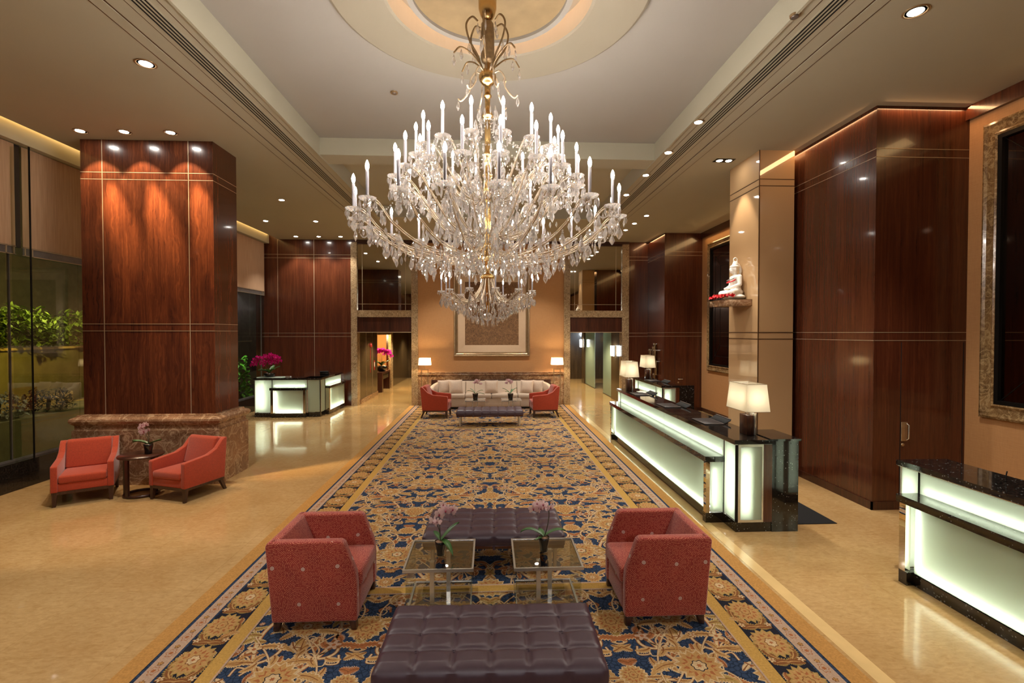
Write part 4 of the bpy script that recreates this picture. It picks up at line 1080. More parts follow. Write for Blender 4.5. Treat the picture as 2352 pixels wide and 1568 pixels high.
# table lamps
def table_lamp(loc,lab,s=1.0):
    t=thing('table_lamp',lab,'table lamp',loc,0,'desk lamps with square linen shades',s)
    MB().rbox((-.055,-.09,0),(.035,.09,.25),.004,1).build('wood_body',M['wood_dark'],t)
    MB().rbox((.037,-.11,0),(.062,.06,.275),.004,1).build('steel_plate',M['chrome'],t)
    for y in (-.05,.04): MB().tube([(0,y,.25),(0,y,.36)],.009,8).build('stem',M['chrome'],t)
    A=[]
    for z,w,d in ((.315,.15,.25),(.65,.125,.215)): A+=[(-w,-d,z),(w,-d,z),(w,d,z),(-w,d,z)]
    sh=MB().add(A,[(0,1,5,4),(1,2,6,5),(2,3,7,6),(3,0,4,7)]).build('lamp_shade',M['shade'],t)
    MB().sphere((0,-.11,.47),.032,12,8).sphere((0,.11,.47),.032,12,8).build('bulb',M['lamp_bulb'],sh)
    for z,w,d in ((.65,.1255,.2155),(.315,.1505,.2505)):
        MB().tube([(-w,-d,z),(w,-d,z),(w,d,z),(-w,d,z),(-w,-d,z)],.003,4).build('shade_trim',M['champagne'],sh)
    MB().tube([(-.125,0,.64),(.125,0,.64)],.004,6).build('shade_fitter',M['chrome'],sh)
    return t
lp=table_lamp((3.27,5.98,1.116),'large square shaded desk lamp at the near end of the main reception desk')
dup(lp,(3.10,10.62,1.116),0,'square shaded desk lamp at the far end of the main reception desk')
dup(lp,(4.44,13.42,1.116),0,'square shaded desk lamp on the short far desk by the wall relief')
# floor mat
o=MB().box((3.76,5.84,0),(4.36,9.5,.008)).build('floor_mat',M['mat_black']); tag(o,'black floor mat behind the main reception desk','mat')
# wall relief of metal plates
t=thing('wall_sculpture','relief of grey metal plates on the wood wall by the short far desk','wall sculpture',(5.33,15.3,1.55))
rnd=random.Random(5)
for i,(y,z,h_,w_,d) in enumerate(((.05,.1,.62,.2,.05),(.28,.05,.55,.18,.09),(-.2,.12,.42,.16,.1),(.12,-.22,.5,.17,.11),(-.22,-.25,.45,.17,.07),(.4,-.05,.4,.1,.05),(.0,.42,.2,.2,.04),(-.02,-.55,.2,.2,.05))):
    MB().rbox((-d-.02,y-w_/2,z-h_/2),(-d,y+w_/2,z+h_/2),.004,1).build('plate',M['bronze'],t)
    MB().tube([(-d-.05,y,z+h_/2-.04),(0,y,z+h_/2-.04)],.018,8).build('stub',M['chrome'],t)
# shelf and statue on the tan pillar
t=thing('wall_shelf','stone faced shelf on the tan pillar under the white statue','shelf',(4.27,8.42,2.865)); MB().rbox((-.22,-.33,0),(.22,.33,.11),.003,1).build('shelf_board',M['marble'],t)
MB().box((-.225,-.335,.104),(.22,.335,.112)).build('top_edge',M['champagne'],t)
def statue():
    t=thing('statue','white marble statue of a seated cross legged figure on the pillar shelf','statue',(4.345,8.43,2.977),rad(180))
    b=MB()
    b.sphere((0,0,.055),(.17,.24,.06),20,10)           # seat stone
    b.sphere((-.03,0,.14),(.12,.15,.07),16,10)          # hips
    def cap(p,q,r0,r1,n=7):
        p,q=Vector(p),Vector(q)
        for k in range(n+1): u=k/n; b.sphere(tuple(p.lerp(q,u)),r0+(r1-r0)*u,12,8)
    for s in (-1,1):
        cap((-.03,s*.08,.15),(.13,s*.20,.13),.065,.055); cap((.13,s*.20,.13),(.16,-s*.02,.115),.052,.038); b.sphere((.17,-s*.06,.115),(.05,.06,.028),12,8)
    cap((-.03,0,.17),(-.035,0,.27),.095,.085); cap((-.035,0,.27),(-.03,0,.36),.085,.10)
    for k in range(-3,4): b.sphere((-.03,k*.03,.40),(.07,.05,.05),12,8)
    for s in (-1,1):
        cap((-.03,s*.13,.40),(-.02,s*.165,.27),.048,.036); cap((-.02,s*.165,.27),(.12,s*.05,.21),.034,.024); b.sphere((.135,s*.03,.205),(.04,.03,.025),12,8)
    cap((-.02,0,.43),(-.01,0,.49),.04,.036,4)
    b.sphere((.0,0,.55),(.072,.062,.08),16,12); b.sphere((.035,0,.52),(.045,.045,.045),12,8); b.sphere((.078,0,.545),(.014,.011,.02),8,6)
    b.sphere((.066,0,.515),(.014,.022,.008),8,6)
    for s in (-1,1): b.sphere((.0,s*.064,.545),(.016,.012,.03),8,6); b.sphere((.064,s*.024,.562),(.01,.014,.007),8,6)
    b.sphere((-.005,0,.595),(.082,.072,.036),16,8); b.sphere((-.02,0,.635),(.055,.055,.035),14,8); b.sphere((-.02,0,.665),(.045,.045,.03),14,8)
    P=[(-.02+.032*math.cos(a),0,.715+.04*math.sin(a)) for a in [2*PI*k/14 for k in range(15)]]
    for p in P: b.sphere(p,.013,8,6)
    for k in range(9): u=k/8; b.sphere((-.07-.045*math.sin(PI*u),0,.62-.2*u),.034*(1-.3*u),10,6)
    o=b.build('body',M['white_stone'],t)
    m=o.modifiers.new('remesh','REMESH'); m.mode='VOXEL'; m.voxel_size=.0085; m.use_smooth_shade=True
    m=o.modifiers.new('smooth','SMOOTH'); m.iterations=4; m.factor=.5
    P=[(.02+.105*math.sin(a) if math.sin(a)>0 else .02+.08*math.sin(a),.085*math.cos(a),.37+.06*(-math.sin(a))-.01*math.cos(a)**2) for a in [2*PI*k/28 for k in range(29)]]
    MB().tube(P,.010,6).build('garland_necklace',M['red_petal'],t)
    P=[(p[0]+.004 if p[0]>.02 else p[0],p[1]*.8,p[2]+.035) for p in P]; MB().tube(P,.007,6).build('bead_necklace',M['grey_edge'],t)
    P=[(.10,-.12,.47),(.11,-.11,.41),(.13,-.12,.38)]
    return t
statue()
rnd=random.Random(3); t=thing('flower_garland','red flower garland laid along the front of the pillar shelf','garland',(4.085,8.36,2.977))
for i in range(30):
    y=-.25+.5*i/29; x=-.04+.04*math.sin(i*1.7)+(.10 if i<5 else 0)*(1-i/5); z=.035+rnd.uniform(0,.035); b=MB()
    for j in range(16):
        a=rnd.uniform(0,2*PI); e=rnd.uniform(-.2,1.4); dv=Vector((math.cos(a)*math.cos(e),math.sin(a)*math.cos(e),math.sin(e))); s_=dv.orthogonal().normalized()*.011
        b.add([(0,0,0),dv*.03+s_*1.5,dv*.046,dv*.03-s_*1.5],[(0,1,2,3)])
    b.build('blossom',M['red_petal'],t,loc=(x,y,z))
g=MB()
for i in range(14):
    y=-.25+.5*i/13; a=rnd.uniform(0,6); g.add([(-.04,y,.03),(-.05+.03*math.cos(a),y+.02,.05),(-.06,y+.02*math.sin(a),.06),(-.06,y-.01,.04)],[(0,1,2,3)])
g.build('garland_leaf',M['plant_green'],t)
# ------------------------------------------------------------------ orchids
def flower_mesh(nm,pm,r=1.0):
    b=MB()
    for k,(a,l,w) in enumerate(((90,1,.5),(210,1,.5),(330,1,.5),(20,1.05,.85),(160,1.05,.85))):
        A=rad(a); d=Vector((math.cos(A),math.sin(A),0)); s_=Vector((-d.y,d.x,0))
        pts=[(0,0),(.35,.75),(.7,1),(.95,.55),(1,0)]
        vs=[Vector((0,0,0))]; L_=[];R_=[]
        for u,v in pts[1:-1]: L_.append(d*(u*l)+s_*(v*w*.5)+Vector((0,0,.12*u*u))); R_.append(d*(u*l)-s_*(v*w*.5)+Vector((0,0,.12*u*u)))
        tip=d*l+Vector((0,0,.10)); C=[d*(u*l)+Vector((0,0,.05*u*u-.04)) for u,v in pts[1:-1]]
        n=3; vs+=L_+C+R_+[tip]
        fs=[(0,4,1),(0,7,4)]
        for i in range(2): fs+=[(1+i,4+i,5+i,2+i),(4+i,7+i,8+i,5+i)]
        fs+=[(3,6,10),(6,9,10)]
        z=.0 if k<3 else .05
        b.add([v+Vector((0,0,z)) for v in vs],[f for f in fs],0,True)
    b.sphere((0,-.12,.14),(.14,.2,.13),8,6,1)
    return b.mesh(nm,[pm,M['lip']])
FM={k:flower_mesh('orchid_flower_'+k,M[k]) for k in ('pink_petal','pale_petal','mag_petal','pur_petal')}
def leaf_mb(a,l,w,rise,droop):
    b=MB(); d=Vector((math.cos(a),math.sin(a),0)); s_=Vector((-d.y,d.x,0))
    def fn(u,v):
        x=u*l; wd=w*math.sin(PI*min(1,u*.9+.1))**.7*(v-.5); z=rise*u*l*1.2-droop*u*u*l+abs(v-.5)*.25*w*2
        return tuple(d*x*(1-.1*u)+s_*wd+Vector((0,0,z)))
    return b.grid(fn,10,4)
def orchid(lab,loc,kind,fr,stems,leaves,pot=(.03,.045,.1),group=None,rz=0,seed=1,bowl=False,cat='orchid'):
    rnd=random.Random(seed); t=thing('potted_orchid',lab,cat,loc,rz,group)
    rb,rt,h=pot
    pf=[(rb*.9,0),(rb,.004),(rb*.98,h*.3),(rt*.96,h*.8),(rt,h),(rt*.9,h),(rt*.86,h*.9)] if not bowl else [(rb*.6,0),(rb,.01),(rt,h*.6),(rt*.98,h),(rt*.9,h),(rt*.88,h*.85)]
    MB().lathe(pf,24,0,None,True,False).build('pot',M['pot'],t)
    MB().sphere((0,0,h*.92),(rt*.88,rt*.88,h*.1),14,6).build('bark_soil',M['soil'],t)
    for a,l,w,ri,dr in leaves: leaf_mb(a,l,w,ri,dr).build('leaf',M['leaf'],t,loc=(0,0,h*.95))
    for pts,nf in stems:
        P=bez([(x,y,z+h*.9) for x,y,z in pts],8); MB().tube(P,[.0045*(1-.5*i/len(P)) for i in range(len(P))],6).build('flower_stem',M['stem'],t)
        n=len(P)
        for i in range(nf):
            u=.52+.48*(i+.5)/nf; p=P[min(n-1,int(u*(n-1)))]; side=1 if i%2 else -1
            o=obj('flower',FM[kind],t,loc=(p.x+rnd.uniform(-.4,.4)*fr+side*fr*.45,p.y-fr*.5+rnd.uniform(-.5,.5)*fr,p.z+rnd.uniform(-.5,.6)*fr),rot=(rad(90+rnd.uniform(-25,15)),rnd.uniform(-.4,.4),rnd.uniform(-.6,.6)+side*.25),scale=fr*rnd.uniform(.85,1.1))
    return t
orchid('pink orchid in a black pot on the glass table by the window side tub chair',(-.43,4.20,.467),'pink_petal',.045,[([(0,0,0),(-.005,0,.12),(-.01,-.01,.25),(.06,-.02,.31),(.14,-.03,.23)],7),([(0,0,0),(-.01,0,.1),(-.04,0,.17),(-.07,-.01,.19)],2)],[(.4,.19,.055,.9,.4),(-.7,.17,.06,.35,1.0),(2.4,.10,.05,.9,.5)],(.034,.05,.125),'small pink orchids in black pots',0,2)
orchid('pink orchid with a curved dark stem on the reception side glass table',(.478,4.24,.467),'pink_petal',.045,[([(0,0,0),(.03,0,.1),(.045,0,.22),(.02,-.01,.30),(-.06,-.02,.30),(-.10,-.03,.25)],8)],[(PI-.15,.23,.055,.75,.75),(.1,.22,.055,.65,.6),(2.0,.1,.05,.6,.3),(-2.4,.13,.03,.2,.2)],(.034,.05,.125),'small pink orchids in black pots',0,3)
orchid('pale pink orchid in a black pot on the round side table',(-5.075,7.40,.604),'pink_petal',.042,[([(0,0,0),(.01,0,.1),(.0,0,.2),(-.04,-.01,.28),(-.02,-.01,.33)],7),([(0,0,0),(-.01,0,.1),(-.06,0,.2),(-.10,-.01,.25)],6)],[(PI-.05,.27,.09,.3,.2),(PI+.2,.22,.08,.55,.5),(.1,.20,.08,.35,.15)],(.048,.062,.145),None,0,4)
orchid('pale pink orchid on the glass table before the sofa, orchid desk side',(-.42,14.02,.467),'pale_petal',.05,[([(0,0,0),(-.02,0,.15),(-.02,0,.30),(.05,0,.38),(.14,0,.30)],8)],[(PI-.1,.26,.05,.7,.5),(.2,.25,.05,.8,.6),(-.2,.3,.05,.3,.4),(2.6,.2,.05,1,.5)],(.07,.085,.17),'pale orchids on the tables before the sofa',0,5)
orchid('pale pink orchid on the glass table before the sofa, reception side',(.60,14.02,.467),'pale_petal',.05,[([(0,0,0),(.02,0,.15),(.03,0,.30),(-.05,0,.40),(-.14,0,.30)],8)],[(PI-.1,.26,.05,.9,.5),(.5,.25,.05,1.0,.6),(1.2,.2,.05,.8,.4),(PI-.6,.2,.05,.6,.5)],(.07,.085,.17),'pale orchids on the tables before the sofa',0,6)
orchid('large magenta orchid in a glass bowl on the corner desk by the windows',(-6.34,14.2,1.137),'mag_petal',.062,[([(0,0,0),(-.1,0,.25),(-.2,0,.45),(-.34,-.03,.40),(-.42,-.06,.2)],14),([(0,0,0),(-.04,0,.3),(-.05,.0,.5),(-.1,-.06,.42),(-.13,-.08,.2)],12),([(0,0,0),(.05,0,.3),(.08,0,.5),(.15,-.03,.46),(.20,-.06,.28)],12),([(0,0,0),(.0,.02,.3),(.05,.02,.5),(.06,-.04,.42),(.03,-.08,.28)],10),([(0,0,0),(.1,0,.25),(.22,0,.46),(.30,-.04,.40),(.31,-.06,.3)],9)],[(.2,.32,.12,.9,.5),(PI-.2,.3,.12,.6,.5),(-.6,.3,.12,.8,.6),(PI+.5,.32,.11,.8,.7),(1.4,.28,.12,1,.5),(-1.6,.26,.12,1.0,.8)],(.12,.16,.1),None,0,7,True)
orchid('purple orchid in a black bowl on the console table in the left corridor',(-4.52,20.4,.80),'pur_petal',.085,[([(0,0,0),(-.1,0,.35),(-.1,0,.6),(-.3,0,.66),(-.42,-.03,.5)],10),([(0,0,0),(.05,0,.35),(.1,0,.62),(.3,0,.62),(.42,-.03,.42)],10),([(0,0,0),(.0,0,.35),(.0,0,.6),(.1,-.05,.66),(.2,-.1,.5)],9),([(0,0,0),(-.02,0,.35),(-.05,0,.6),(-.12,-.05,.66),(-.2,-.1,.55)],9)],[(.2,.36,.15,.9,.5),(PI-.2,.36,.15,.9,.5),(-1,.36,.15,.9,.6),(-2,.36,.15,.9,.7)],(.16,.24,.22),None,0,8,True)
# ------------------------------------------------------------------ chandelier
def chandelier():
    rnd=random.Random(12)
    ch=thing('chandelier','huge crystal chandelier with tiers of candle lamps hanging from the round ceiling medallion','chandelier',(-.02,4.85,0))
    # stem
    b=MB().lathe([(.001,5.70),(.085,5.70),(.09,5.69),(.088,5.60),(.07,5.54),(.045,5.50),(.03,5.49),(.03,5.46)],28)
    b.build('ceiling_cup',M['gold'],ch)
    b=MB()
    K=20; prof=[(.05,5.47),(.062,5.45),(.06,5.43),(.064,5.42),(.06,5.40),(.066,5.385),(.068,5.12),(.062,5.09),(.03,5.07)]
    vs=[];fs=[]
    for i,(r,z) in enumerate(prof):
        for k in range(2*K): a=PI*k/K; q=r*(1-(.09 if (k%2 and 5<=i<=7) else 0)); vs.append((q*math.cos(a),q*math.sin(a),z))
    for i in range(len(prof)-1):
        for k in range(2*K): fs.append((i*2*K+k,(i+1)*2*K+k,(i+1)*2*K+(k+1)%(2*K),i*2*K+(k+1)%(2*K)))
    b.add(vs,fs,0,True).build('fluted_sleeve',M['bronze'],ch)
    prof=[(.03,5.10),(.03,5.02),(.055,5.0),(.075,4.97),(.085,4.95),(.088,4.93),(.08,4.90),(.06,4.87),(.03,4.85),(.03,4.76),(.04,4.755),(.04,4.74),(.026,4.73),(.024,4.60),(.045,4.585),(.055,4.56),(.06,4.545),(.03,4.525),(.026,4.50),(.03,4.46),(.03,4.30),(.026,4.20),(.036,4.19),(.036,4.15),(.03,4.14),(.03,3.98),(.05,3.97),(.05,3.955),(.034,3.94),(.04,3.88),(.042,3.80),(.032,3.78),(.03,3.62),(.034,3.60),(.03,3.42),(.028,3.3),(.05,3.28),(.06,3.24),(.10,3.16),(.14,3.11),(.13,3.095),(.05,3.08),(.018,3.06),(.016,2.99),(.05,2.985),(.075,2.96),(.07,2.94),(.02,2.93),(.015,2.6),(.001,2.59)]
    MB().lathe(prof,24).build('centre_stem',M['gold'],ch)
    # upper scroll arms
    for k in range(6):
        a=2*PI*k/6+.35; R=Matrix.Rotation(a,4,'Z')
        MB().tube(bez([(.05,0,4.98),(.10,0,5.12),(.19,0,5.26),(.22,0,5.40),(.16,0,5.49),(.10,0,5.46)],6),.0095,7,0,R).tube(bez([(.08,0,5.05),(.18,0,5.14),(.28,0,5.17),(.345,0,5.10)],6),.008,7,0,R).build('crown_arm',M['bronze'],ch)
        a+=PI/6; R=Matrix.Rotation(a,4,'Z')
        MB().tube(bez([(.06,0,4.97),(.12,0,4.99),(.17,0,4.92),(.18,0,4.82),(.26,0,4.72),(.30,0,4.74)],6),.009,7,0,R).build('crown_scroll',M['arm'],ch)
    # meshes shared by the lamps
    cm=MB().lathe([(.0135,0),(.0135,.21),(.010,.214)],12).mesh('candle',M['candle'])
    bm_=MB().lathe([(.007,.212),(.014,.232),(.0165,.25),(.013,.27),(.006,.288),(.001,.297)],12).mesh('bulb',M['bulb'])
    dm=MB()
    N=16; vs=[];fs=[]
    pr=[(.012,-.03),(.018,-.012),(.04,-.004),(.066,.012),(.07,.022),(.062,.018),(.035,.006),(.014,.004),(.017,.03),(.014,.035)]
    for i,(r,z) in enumerate(pr):
        for k in range(2*N): q=r*(1.06 if k%2 and 3<=i<=5 else 1); vs.append((q*math.cos(PI*k/N),q*math.sin(PI*k/N),z))
    for i in range(len(pr)-1):
        for k in range(2*N): fs.append((i*2*N+k,i*2*N+(k+1)%(2*N),(i+1)*2*N+(k+1)%(2*N),(i+1)*2*N+k))
    dm.add(vs,fs)
    dish=dm.mesh('dish',M['crystal'])
    def drop(l,w,n=6):
        return MB().lathe([(.001,-l),(w*.55,-l*.84),(w,-l*.62),(w*.62,-l*.34),(w*.2,-l*.14),(.001,-l*.1)],n,0,None,False,True,.55)
    pend=[]
    for (l,w) in ((.115,.032),(.14,.027),(.10,.036)):
        b=drop(l,w,8)
        # serrated pear: small beads at the top
        b.sphere((0,0,-l*.08),.009,6,4,0,None,False); b.sphere((0,0,.008),.007,6,4,0,None,False)
        pend.append(b.mesh('crystal_pendant',M['crystal']))
    small=drop(.09,.016,6); tiny=drop(.05,.013,5)
    stuff=MB(); pends=[]
    def put(mb,p,rz,s=1): stuff.add(mb.v,mb.f,0,False,Matrix.Translation(p)@Matrix.Rotation(rz,4,'Z')@Matrix.Scale(s,4))
    def pendant(p,s=1,kind=None): pends.append((tuple(p),rnd.uniform(0,PI),s,rnd.randrange(3) if kind is None else kind))
    chain=MB()
    def beads(p,q,sag,n):
        p,q=Vector(p),Vector(q)
        for k in range(n+1):
            u=k/n; c=p.lerp(q,u)-Vector((0,0,sag*4*u*(1-u))); chain.sphere(tuple(c),.0062 if k%2 else .0085,5,4,0,None,False)
    def tier(name,n,ph,r,zc,path,drops,s=1.0,bulbm=bm_,sc=1.0):
        P2=bez([(x,0,z) for x,z in path],7)
        b=MB().tube(P2,[.0080*s*(1-.25*i/len(P2)) for i in range(len(P2))],7)
        # thin twin rod and curl
        b.tube([(p.x,0,p.z+.022*s) for p in P2[3:-4]],.0045*s,5)
        e=P2[-1]; b.tube([(e.x+.02*math.cos(t_)-.02,0,e.z-.04+.03*math.sin(t_)) for t_ in [k*.5 for k in range(10)]],.005*s,5) 
        armm=b.mesh('arm',M['arm'])
        for k in range(n):
            a=2*PI*k/n+ph; R=Matrix.Rotation(a,4,'Z'); c=R@Vector((r,0,zc))
            obj('arm',armm,ch,rot=(0,0,a))
            obj('bobeche',dish,ch,loc=c,scale=sc,rot=(0,0,a))
            cd_=obj('candle',cm,ch,loc=c+Vector((0,0,.03*sc)),scale=(sc*.9,sc*.9,sc) if sc<1 else sc)
            obj('bulb',bulbm,cd_)
            for j in range(drops):
                t_=2*PI*j/drops+a; put(small,c+Vector((.066*sc*math.cos(t_),.066*sc*math.sin(t_),.01)),t_,.75*sc+.25*sc*(j%2))
            # drops hung along the arm
            m_=len(P2)
            for i in range(5,m_-1,3 if s>=1 else 4):
                p=R@Vector((P2[i].x,0,P2[i].z-.012)); 
                if rnd.random()<.8: put(small if rnd.random()<.6 else tiny,p,rnd.uniform(0,3),rnd.uniform(.8,1.25)*(s if s<1 else 1))
            yield a,R,c,P2
    # tier C (widest)
    C=[]
    for a,R,c,P2 in tier('C',20,rad(-90+4),1.28,3.485,[(.07,3.26),(.25,3.14),(.5,3.13),(.8,3.19),(1.05,3.33),(1.16,3.45),(1.23,3.49),(1.28,3.465)],8):
        pendant(c+Vector((0,0,-.07)),1.15); C.append((R,c,P2))
        for (i,s_) in ((18,1.0),(26,1.25),(34,1.1)):
            i=min(i,len(P2)-1); p=R@Vector((P2[i].x,0,P2[i].z-.03)); pendant(p,s_)
    for i in range(20): beads(C[i][1]+Vector((0,0,-.01)),C[(i+1)%20][1]+Vector((0,0,-.01)),.11,16)
    for i in range(20):
        p=C[i][0]@Vector((.62,0,3.11)); q=C[(i+1)%20][0]@Vector((.62,0,3.11)); beads(p,q,.06,9)
        mid=(p+q)/2; pendant(mid+Vector((0,0,-.07)),.95)
    B_=[]
    for a,R,c,P2 in tier('B',18,rad(-90+7),.9,3.845,[(.05,3.42),(.2,3.34),(.42,3.42),(.6,3.62),(.74,3.80),(.84,3.86),(.9,3.825)],8):
        pendant(c+Vector((0,0,-.07)),1.05); B_.append((R,c,P2))
        for i in (16,24): i=min(i,len(P2)-1); pendant(R@Vector((P2[i].x,0,P2[i].z-.03)),.9)
    for i in range(18): beads(B_[i][1]+Vector((0,0,-.01)),B_[(i+1)%18][1]+Vector((0,0,-.01)),.09,12)
    A_=[]
    for a,R,c,P2 in tier('A',16,rad(-90+11.25),.70,4.095,[(.04,3.80),(.14,3.70),(.3,3.76),(.45,3.95),(.57,4.10),(.65,4.115),(.70,4.075)],8):
        pendant(c+Vector((0,0,-.07)),1.0); A_.append((R,c,P2))
        pendant(R@Vector((P2[18].x,0,P2[18].z-.03)),.85)
    for i in range(16): beads(A_[i][1]+Vector((0,0,-.01)),A_[(i+1)%16][1]+Vector((0,0,-.01)),.08,11)
    # small basket
    bs=MB().lathe([(.006,.212),(.013,.232),(.0155,.25),(.012,.27),(.006,.288),(.001,.297)],10).mesh('bulb',M['bulb_small'])
    D_=[]
    for a,R,c,P2 in tier('D',12,rad(-90+9),.46,2.80,[(.05,2.95),(.09,2.82),(.18,2.72),(.3,2.70),(.40,2.76),(.46,2.785)],6,.8,bs,.52):
        pendant(c+Vector((0,0,-.05)),.75); D_.append((R,c,P2))
    for i in range(12): beads(D_[i][1],D_[(i+1)%12][1],.05,9)
    # rings of drops: centre column, hub skirt, basket skirt
    def ringd(r,z,n,mb,s=1,jz=.0):
        for k in range(n):
            a=2*PI*k/n+rnd.uniform(-.05,.05); put(mb,(r*math.cos(a),r*math.sin(a),z+rnd.uniform(-jz,jz)),a,s*rnd.uniform(.85,1.15))
    for (r,z,n) in ((.09,4.62,10),(.12,4.50,12),(.12,4.25,10),(.16,4.10,14),(.22,3.98,16),(.20,3.86,16),(.28,3.76,18),(.30,3.62,20),(.24,3.52,18),(.38,3.52,22),(.2,3.36,16),(.42,3.30,22),(.30,3.22,18)): ringd(r,z,n,small,1.25,.03)
    for (r,z,n) in ((.15,3.10,14),(.30,3.10,20),(.45,3.09,26),(.60,3.10,30),(.75,3.12,30),(.9,3.17,30)): ringd(r,z,n,small,1.15,.025)
    for (r,z,n) in ((.47,2.74,36),(.42,2.71,34),(.36,2.69,30),(.30,2.66,28),(.24,2.64,24),(.2,2.60,20),(.15,2.58,16),(.11,2.555,12),(.06,2.535,8)): ringd(r,z,n,small,.8,.012)
    for k in range(12):
        R,c,_=D_[k]
        for (r0,z0,r1,z1) in ((.44,2.72,.28,2.64),(.28,2.64,.12,2.55)):
            beads(R@Vector((r0,0,z0)),R@Vector((r1,0,z1)),.03,8)
    for k in range(6):
        a=2*PI*k/6+.35; R=Matrix.Rotation(a,4,'Z')
        for (r,z) in ((.10,5.45),(.345,5.09),(.27,5.16),(.19,5.24)): put(small,R@Vector((r,0,z)),a,1.3); put(tiny,R@Vector((r,0,z-.0)),a+1,.7)
        a+=PI/6; R=Matrix.Rotation(a,4,'Z')
        for (r,z) in ((.30,4.73),(.17,4.95)): put(small,R@Vector((r,0,z)),a,1.2)
    for (r,z,n) in ((.13,3.95,14),(.34,3.86,20),(.45,3.72,24),(.5,3.56,26),(.6,3.42,28),(.52,3.36,26),(.7,3.30,30),(.15,3.66,14),(.4,3.42,22),(.1,3.50,12),(.55,3.22,26),(.22,3.72,16)): ringd(r,z,n,small,1.1,.05)
    for (r,z,n) in ((.34,4.0,16),(.5,4.02,18),(.62,3.72,24),(.78,3.72,26),(1.0,3.36,30),(1.1,3.30,30)): ringd(r,z,n,tiny,1.2,.04)
    for i in range(16): beads(A_[i][1]+Vector((0,0,-.02)),Vector((0,0,4.5))+A_[i][0]@Vector((.06,0,0)),.12,16)
    for i in range(18): beads(B_[i][1]+Vector((0,0,-.02)),A_[int(i*16/18)][0]@Vector((.38,0,3.86)),.08,12)
    MB().sphere((0,0,2.56),.045,12,8,0,None,False).build('crystal_ball',M['crystal'],ch)
    # crystal beads on the arms
    for Q,rr in ((C,1),(B_,1),(A_,1)):
        for R,c,P2 in Q:
            for i in range(4,len(P2),4):
                p=R@Vector((P2[i].x,0,P2[i].z+.012)); stuff.sphere(tuple(p),.013,6,4,0,None,False)
    # pendants: the hundred nearest the viewer as single parts
    eye=Vector((0.02,-4.85,2.4))
    pends.sort(key=lambda q:(Vector(q[0])-eye).length/q[2])
    for i,(p,rz,s,k) in enumerate(pends):
        if i<100: obj('crystal_pendant',pend[k],ch,loc=p,rot=(0,0,rz),scale=s)
        else:
            me=pend[k]; stuff.add([tuple(v.co) for v in me.vertices],[tuple(q.vertices) for q in me.polygons],0,False,Matrix.Translation(p)@Matrix.Rotation(rz,4,'Z')@Matrix.Scale(s,4))
    o=stuff.build('crystal_drops',M['crystal'],ch); o['kind']='stuff'
    o=chain.build('bead_chain',M['crystal'],ch); o['kind']='stuff'
chandelier()
# ------------------------------------------------------------------ downlights
DM={}
def spot(x,y,z,tx,ty,tz,e,size=70,blend=.5,c=(1,.94,.84),r=.04):
    l=bpy.data.lights.new('spot_light','SPOT'); l.energy=e; l.spot_size=rad(size); l.spot_blend=blend; l.color=c; l.shadow_soft_size=r
    o=bpy.data.objects.new('spot_light',l); COL.objects.link(o); o.location=(x,y,z)
    o.rotation_euler=(Vector((tx,ty,tz))-Vector((x,y,z))).to_track_quat('-Z','Y').to_euler(); return o
def downlight(x,y,lab,r=.075,e=60,tgt=None,size=95,square=False,tilt=(0,0)):
    t=thing('ceiling_light',lab,'downlight',(x,y,CZ),0,'recessed ceiling lights')
    if square:
        MB().box((-.17,-.085,-.006),(.17,.085,-.001)).build('trim_plate',M['darkmetal'],t)
        for s in (-1,1):
            MB().lathe([(.001,-.008),(.058,-.008),(.062,-.012),(.066,-.008),(.066,-.004)],24,0,Matrix.Translation((s*.083,0,0))).build('reflector',M['chrome'],t)
            MB().lathe([(.001,-.014),(.045,-.012)],24,0,Matrix.Translation((s*.083,0,0)),False,False).build('lens',M['lens'],t)
    else:
        MB().lathe([(r*1.28,-.001),(r*1.28,-.006),(r*1.1,-.009),(r*1.02,-.003)],32,0).lathe([(r*1.02,-.003),(.001,-.003)],32,1,None,False,False).build('trim_ring',[M['champagne'],M['darkmetal']],t)
        MB().lathe([(.001,-.012),(r*.72,-.010),(r*.78,-.004)],24,0,Matrix.Translation((tilt[0],tilt[1],0)),False,False).build('lens',M['lens'],t)
    if e:
        tx,ty,tz=tgt if tgt else (x,y,0)
        spot(x,y,CZ-.03,tx,ty,tz,e,size)
WARM=(1,.80,.55)
downlight(-3.88,5.70,'large round gimbal downlight nearest the camera on the window side',.085,170)
for x,lab in ((-6.16,'leftmost of the three downlights over the wood column'),(-5.52,'middle of the three downlights over the wood column'),(-4.84,'rightmost of the three downlights over the wood column')):
    downlight(x,7.63,lab,.075,0,tilt=(0,-.01)); spot(x,7.63,CZ-.03,x+.30,7.95,4.2,560,25,1.0,(1,.70,.36)); spot(x,7.63,CZ-.03,x+.15,7.93,3.6,60,72,.12,(1,.74,.48))
L=[(-4.757,11.35,'small downlight on the window side ceiling above the column, first beyond it'),(-6.08,13.48,'downlight over the corner desk, nearer the windows'),(-4.74,13.47,'downlight over the corner desk, nearer the chandelier'),(-6.11,15.6,'first of the three downlights along the wood wall behind the orchid desk'),(-5.4,15.6,'second of the three downlights along the wood wall behind the orchid desk'),(-4.71,15.57,'third downlight along the wood wall behind the orchid desk, by the marble pilaster')]
for x,y,lab in L: downlight(x,y,lab,.07,70 if y<15 else 60)
downlight(4.03,4.45,'large bright downlight nearest the camera on the reception side',.085,150)
for i,y in enumerate((6.9,8.08,9.25,10.58)):
    downlight(3.01,y,('nearest','second','third','fourth')[i]+' downlight in the row along the ceiling recess on the reception side',.07,75)
